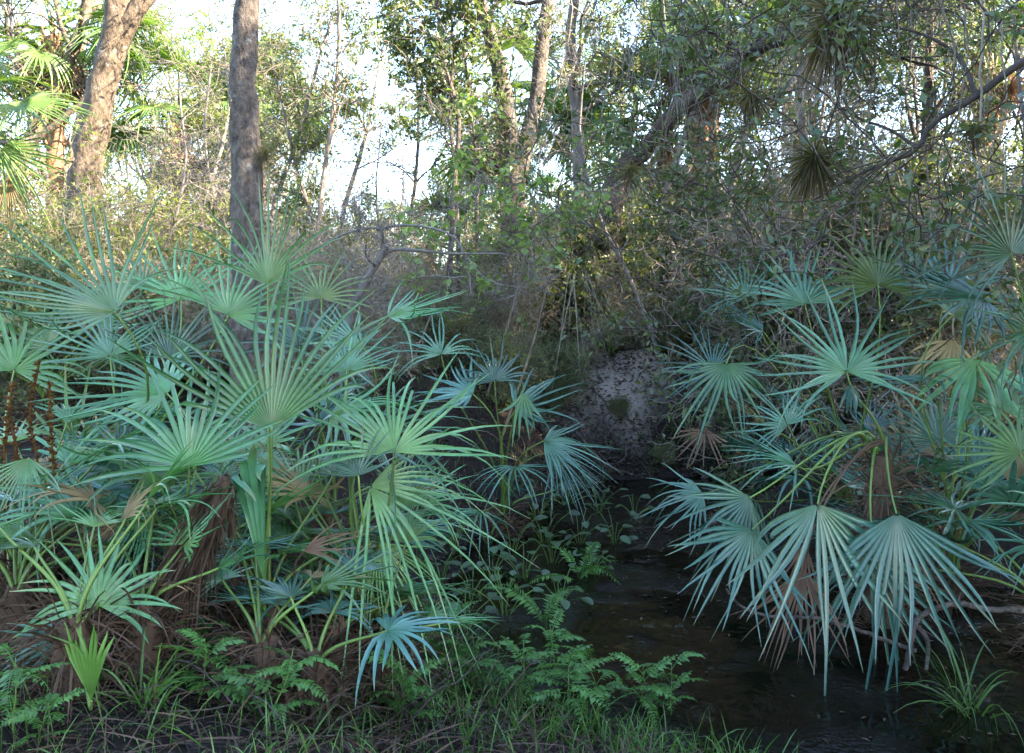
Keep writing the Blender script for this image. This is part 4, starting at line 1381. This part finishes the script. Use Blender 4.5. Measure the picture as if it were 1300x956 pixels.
# ------------------------------------------------------------------ ferns, weeds, grass
def pinnate(rng, L, npair, leafl, aspect, arch, name, mat):
    mb = MB()
    s = np.linspace(0, 1, 12)
    pts = np.stack([L * s * (1 - 0.25 * arch * s), np.zeros(12), L * (arch * (0.9 * s - 1.1 * s ** 2))], 1)
    tube(mb, pts, np.linspace(0.0035, 0.0012, 12), 4)
    P, D, U = [], [], []
    for k in range(npair):
        u = 0.18 + 0.8 * k / (npair - 1)
        i = min(int(u * 11), 10)
        q = pts[i] + (pts[i + 1] - pts[i]) * (u * 11 - i)
        for sg in (-1, 1):
            P.append(q)
            D.append([0.45, sg, -0.15])
            U.append(leafl * math.sin(math.pi * (0.18 + 0.8 * u)) ** 0.6)
    P, D = np.array(P), np.array(D, float)
    n = len(P)
    b = MB()
    leaves(b, P, D, 1.0, rng, aspect, 0.2, 0.08, 0.95)
    v = b.v[0].reshape(n, 5, 3)
    v = P[:, None] + (v - P[:, None]) * np.array(U)[:, None, None]
    mb.add(v.reshape(-1, 3), b.f3[0])
    return mb.mesh(name, M[mat])


_r = np.random.default_rng(900)
PIN = [pinnate(_r, 0.30, 11, 0.05, 0.55, a, 'frond', 'weed') for a in (0.5, 0.8, 0.3)]
FERN = [pinnate(_r, 0.55, 20, 0.09, 0.24, a, 'frond', 'weed') for a in (0.9, 0.7, 0.5)]


def weed(x, y, label, kind, n, scale, seed, z=None, h=0.18, cat='weed', group='weeds at the water edge'):
    rng = np.random.default_rng(seed)
    g = gz(x, y) if z is None else z
    g = max(g, -0.03)
    o = empty('fern' if kind is FERN else 'weed', (x, y, g))
    tag(o, label, cat, group)
    if kind is PIN:
        m = MB()
        q = wander((0, 0, -0.02), (rng.normal(0, 0.25), rng.normal(0, 0.2), 1), h * 2.2 * scale, 8, 0.1, rng)
        tube(m, q, np.linspace(0.005, 0.002, 9) * scale, 5)
        m.build('stem', M['petiole'], o)
    for k in range(n):
        fr = bpy.data.objects.new('frond', kind[int(rng.integers(0, 3))])
        COL.objects.link(fr)
        fr.parent = o
        az = k * 2.4 + rng.uniform(-0.4, 0.4)
        if kind is PIN:
            i = min(2 + int(6 * (k + 0.5) / n), 8)
            fr.location = tuple(q[i])
            fr.rotation_euler = (rng.normal(0, 0.2), -rng.uniform(-0.1, 0.6), az)
        else:
            fr.location = (0, 0, 0)
            fr.rotation_euler = (rng.normal(0, 0.2), -rng.uniform(0.2, 0.9), az)
        s_ = scale * rng.uniform(0.75, 1.15)
        fr.scale = (s_, s_, s_)
    return o


def gpt(px, py):
    """first ground or water point under a photo pixel"""
    for Y in np.arange(2.4, 14, 0.03):
        p = at(px, py, Y)
        if p[2] <= max(gz(p[0], p[1]), 0.0):
            return p[0], Y
    return p[0], 14


WD = [(50, 945, 6, 0.6, 'pinnate leaved weed below the low flat fan'), (250, 900, 8, 0.9, 'pinnate leaved weed below the brown fibre bundle'),
      (330, 930, 8, 1.0, 'pinnate leaved weed in front of the dead twigs'), (290, 850, 6, 0.8, 'pinnate leaved weed among the dead twigs'), (500, 925, 8, 1.0, 'pinnate leaved weed at the grassy water edge'),
      (20, 940, 8, 0.9, 'pinnate leaved weed under the withered fan'), (500, 765, 7, 1.05, 'pinnate leaved weed with tall stem under the shining fans'), (478, 800, 8, 1.1, 'pinnate leaved weed in front of the broken brown fan'),
      (540, 850, 7, 1.0, 'pinnate leaved weed at the grassy water edge'), (600, 880, 7, 0.9, 'pinnate leaved weed at the grassy water edge'),
      (700, 868, 9, 1.0, 'leafy weed leaning over the brown shallows'), (655, 900, 9, 1.0, 'pinnate leaved weed at the grassy water edge'),
      (760, 885, 8, 0.9, 'pinnate leaved weed at the grassy water edge'), (820, 895, 8, 0.8, 'pinnate leaved weed at the grassy water edge'),
      (850, 905, 7, 0.8, 'pinnate leaved weed at the grassy water edge'), (430, 870, 7, 1.0, 'pinnate leaved weed in the tall grass'),
      (395, 830, 6, 0.9, 'pinnate leaved weed in the tall grass'), (720, 920, 8, 1.0, 'pinnate leaved weed at the grassy water edge')]
for k, (px, py, n, s_, lab) in enumerate(WD):
    x, y = gpt(px, py)
    weed(x, y, lab, PIN, n + 3, s_ * 0.78, 910 + k)
FN = [(690, 790, 5, 0.75, 'arching fern with narrow leaflets over the brown shallows'), (735, 735, 6, 0.8, 'fern spreading behind the brown shallows'),
      (290, 700, 5, 0.7, 'fern among the left palmetto stems'), (170, 850, 5, 0.6, 'fern under the low flat fan')]
for k, (px, py, n, s_, lab) in enumerate(FN):
    x, y = gpt(px, py)
    weed(x, y, lab, FERN, n, s_, 930 + k, cat='fern', group='ferns')

# broad leaved water plants
_m = MB()
_a = np.linspace(-math.pi, math.pi, 13)[:-1]
_rim = np.stack([0.5 + 0.5 * np.cos(_a), 0.36 * np.sin(_a) * (1.1 - 0.35 * np.cos(_a)), 0.09 * np.abs(np.sin(_a)) - 0.05 * (0.5 + 0.5 * np.cos(_a)) ** 2], 1)
_m.add(np.concatenate([_rim, [[0.45, 0, -0.02]]]), [[i, (i + 1) % 12, 12] for i in range(12)])
ROUND = _m.mesh('leaf', M['water_leaf'])
WP = [(560, 740), (590, 800), (575, 700), (625, 740), (650, 700), (680, 660), (720, 640), (665, 735), (735, 690), (645, 640), (700, 715), (760, 650), (620, 690), (690, 690), (780, 690), (750, 730), (805, 655), (600, 760), (640, 780), (710, 770)]
for k, (px, py) in enumerate(WP):
    rng = np.random.default_rng(950 + k)
    x, y = gpt(px, py)
    o = empty('water_plant', (x, y, max(gz(x, y), -0.05)))
    tag(o, 'broad leaved water plant standing in the dark shallows beside arching fans', 'water plant', 'broad leaved water plants')
    st = MB()
    for j in range(9):
        a = j * 2.4 + rng.uniform(-0.3, 0.3)
        ln, hh = rng.uniform(0.03, 0.2), rng.uniform(0.08, 0.3)
        e = np.array([math.cos(a) * ln, math.sin(a) * ln, hh])
        tube(st, spline([[0, 0, -0.05], e * np.array([0.4, 0.4, 0.6]), e], 6), 0.003, 4)
        lf = bpy.data.objects.new('leaf', ROUND)
        COL.objects.link(lf)
        lf.parent = o
        lf.location = tuple(e)
        lf.rotation_euler = (rng.normal(0, 0.25), rng.uniform(-0.2, 0.5), a)
        s_ = rng.uniform(0.045, 0.10)
        lf.scale = (s_, s_, s_)
    st.build('stalks', M['petiole'], o)


def scatter(n, x0, x1, y0, y1, rng, dmin=0.0, dmax=9.0):
    x, y = rng.uniform(x0, x1, n), rng.uniform(y0, y1, n)
    d = creek_dist(x, y)
    k = (d > dmin) & (d < dmax)
    x, y = x[k], y[k]
    return np.stack([x, y, height(x, y)], 1)


rng = np.random.default_rng(1000)
g = MB()
p = scatter(14000, -3.4, 1.0, 2.2, 4.4, rng, -0.1, 3.0)
keep = rng.uniform(0, 1, len(p)) < 0.35 + 0.65 * np.exp(-np.maximum(creek_dist(p[:, 0], p[:, 1]), 0) * 1.3)
p = p[keep & (rng.uniform(0, 1, len(p)) < 0.5 + 0.5 * sstep(2.9, 3.4, p[:, 1]))]
n = len(p)
d = rng.normal(0, 0.38, (n, 3)) * np.array([1, 1, 0.2]) + np.array([0, 0, 1.0])
blades(g, p, d, rng.uniform(0.08, 0.30, n), rng.uniform(0.003, 0.007, n), rng, rng.uniform(0.2, 0.7, n), 5)
p = scatter(6000, -6, 6, 4.4, 10, rng, 0.0, 2.5)
n = len(p)
d = rng.normal(0, 0.4, (n, 3)) * np.array([1, 1, 0.2]) + np.array([0, 0, 1.0])
blades(g, p, d, rng.uniform(0.08, 0.28, n), rng.uniform(0.003, 0.008, n), rng, rng.uniform(0.2, 0.7, n), 4)
o = g.build('grass', M['grass'])
o['kind'] = 'stuff'
tag(o, 'green grass along the creek banks', 'grass')

# tufts of long bright grass
for k, (px, py, n, L, lab) in enumerate([(1235, 905, 40, 0.62, 'long bright grass tuft in front of the fallen branches'), (425, 905, 46, 0.5, 'tall bright grass tuft beside the pinnate weeds'),
                                         (590, 860, 60, 0.42, 'dense fine grass tuft at the water edge'), (185, 905, 26, 0.4, 'sparse grass tuft beside the unopened fan'),
                                         (320, 850, 24, 0.4, 'pale grass tuft among the dead twigs')]):
    rng = np.random.default_rng(1010 + k)
    x, y = gpt(px, py)
    b = np.array([x, y, max(gz(x, y), -0.05)])
    o = empty('grass_tuft', b)
    tag(o, lab, 'grass')
    m = MB()
    d = rng.normal(0, 0.45, (n, 3)) * np.array([1, 0.8, 0.2]) + np.array([-0.35 if k == 0 else 0, 0, 0.9])
    blades(m, b + rng.normal(0, 0.03, (n, 3)) * np.array([1, 1, 0.1]), d, L * rng.uniform(0.5, 1.1, n), rng.uniform(0.005, 0.013, n), rng, rng.uniform(0.3, 0.7, n), 8)
    m.build('blades', M['grass'], o, b)['kind'] = 'stuff'

# litter
def drift(q):
    k = np.sin(q[:, 0] * 3.1 + q[:, 1]) * np.sin(q[:, 1] * 3.7 - q[:, 0] * 1.3) + 0.6 * np.sin(q[:, 0] * 7.7) * np.sin(q[:, 1] * 8.3) + rng.normal(0, 0.35, len(q)) > 0.1
    return q[k]


rng = np.random.default_rng(1100)
m = MB()
p = np.concatenate([scatter(16000, -4, 5, 2.2, 8.5, rng, -0.12, 3), drift(scatter(26000, -2.5, 6, 8.3, 13, rng, 0.0, 5)), scatter(9000, -1.0, 4.2, 8.9, 11.5, rng, 0.0, 5), scatter(6000, -9, 9, 9, 24, rng, 1, 30)])
p[:, 2] = np.maximum(p[:, 2], 0.002) + rng.uniform(0.004, 0.02, len(p))
leaves(m, p, rng.normal(0, 1, p.shape) * np.array([1, 1, 0.15]), 0.042 + 0.004 * np.clip(p[:, 1] - 4, 0, 8), rng, 0.36, 0.7, 0.15, 0.7)
o = m.build('leaf_litter', M['litter'])
o['kind'] = 'stuff'
tag(o, 'brown fallen leaves strewn over the banks', 'leaf litter')
m = MB()
p = scatter(2600, -1, 5, 3.3, 8.5, rng, -2, -0.02)
p = p[np.sin(p[:, 0] * 2.3 + p[:, 1] * 1.1) * np.sin(p[:, 1] * 2.9 - p[:, 0]) + rng.normal(0, 0.35, len(p)) > 0.2]
p[:, 2] = 0.004 + rng.uniform(0, 0.006, len(p))
leaves(m, p, rng.normal(0, 1, p.shape) * np.array([1, 1, 0.02]), 0.035, rng, 0.4, 0.15, 0.02, 0.97)
o = m.build('floating_leaves', M['litter'])
o['kind'] = 'stuff'
tag(o, 'dead leaves floating on the dark creek', 'leaf litter')

# dead twigs in the left clump and along the banks
m = MB()
for k in range(420):
    if k < 220:
        px, Yk = rng.uniform(180, 560), rng.uniform(3.0, 4.0)
    else:
        px, Yk = rng.uniform(-50, 1350), rng.uniform(4.0, 9.5)
    x = (px - 650) / F * Yk
    if float(creek_dist(np.array([x]), np.array([Yk]))[0]) < 0.05:
        continue
    q = wander((x, Yk, gz(x, Yk) + 0.01), rng.normal(0, 1, 3) * np.array([1, 1, 0.35]) + np.array([0, 0, 0.45]), rng.uniform(0.15, 0.6), 6, 0.18, rng, -0.06)
    tube(m, q, np.linspace(0.0055, 0.002, 7) * rng.uniform(0.5, 1.3), 4)
o = m.build('dead_twigs', M['bark'])
o['kind'] = 'stuff'
tag(o, 'dead grey twigs tangled at the foot of the palmettos', 'twigs')

# dry palm leaves in the left clump
for k, (px, py, Yk, ang, Rp, sp, lab) in enumerate([(440, 800, 3.4, 150, 60, 50, 'small curled brown palm fan beside the tall grass'), (35, 800, 3.2, 250, 60, 60, 'withered grey brown palm fan under the low palmetto'),
                                                    (385, 700, 3.5, 20, 110, 30, 'dry tan palm leaf lying across the left stems'), (150, 660, 3.5, 200, 70, 55, 'withered brown palm fan behind the low flat fan')]):
    P = at(px, py, Yk)
    o = empty('dead_palm_frond', (P[0], P[1], gz(P[0], P[1])))
    tag(o, lab, 'dead frond')
    add_frond(o, (P[0] + 0.1, P[1] + 0.15, gz(P[0], P[1]) + 0.02), P, dirv(ang, -0.1), CAMV, Rp / F * Yk, math.radians(sp), 'dead_frond', np.random.default_rng(1200 + k), nseg=14, petmat='fibre', droop=0.3)

# matted dead grass and palm shreds on the near mound
rng = np.random.default_rng(1300)
m = MB()
p = scatter(7500, -3.6, 0.6, 2.2, 5.0, rng, 0.05, 3.0)
n = len(p)
p[:, 2] += rng.uniform(0.005, 0.05, n)
blades(m, p, rng.normal(0, 1, (n, 3)) * np.array([1, 1, 0.22]) + np.array([0, 0, 0.12]), rng.uniform(0.08, 0.34, n), rng.uniform(0.002, 0.009, n), rng, rng.uniform(0.05, 0.3, n), 5)
o = m.build('dead_thatch', M['litter'])
o['kind'] = 'stuff'
tag(o, 'matted dead grass and palm shreds on the near mound', 'dead grass')

# roots and small growth on the slope of the sandy bank
for k in range(9):
    rng = np.random.default_rng(1400 + k)
    x0, y0 = rng.uniform(0.0, 3.0), rng.uniform(9.7, 10.3)
    q = [(x0, y0)]
    for j in range(9):
        q.append((q[-1][0] + rng.normal(0, 0.09), q[-1][1] - rng.uniform(0.06, 0.13)))
    p = np.array([[a, b, max(gz(a, b), 0) + 0.012] for a, b in q])
    m = MB()
    tube(m, spline(p, 20), np.linspace(0.02, 0.006, 20) * rng.uniform(0.6, 1.1), 6)
    o = m.build('root', M['bark'], None, smooth=True)
    tag(o, 'exposed root crawling down the slope of the sandy bank', 'root', 'roots on the sandy bank')
for k, (x, y, s_) in enumerate([(0.5, 9.5, 0.16), (1.3, 9.8, 0.13), (2.2, 9.55, 0.17), (2.9, 9.75, 0.2), (1.75, 9.3, 0.13), (0.9, 10.3, 0.2), (2.5, 10.3, 0.22), (3.3, 10.0, 0.26), (0.1, 9.9, 0.24)]):
    put(('bushB', 'bushA', 'bushC')[k % 3], 0, y, ('dark leafy', 'grey green', 'bare twiggy')[k % 3] + ' seedling rooted on the slope of the sandy bank', 'seedling', 'seedlings on the sandy bank', s_, x=x)
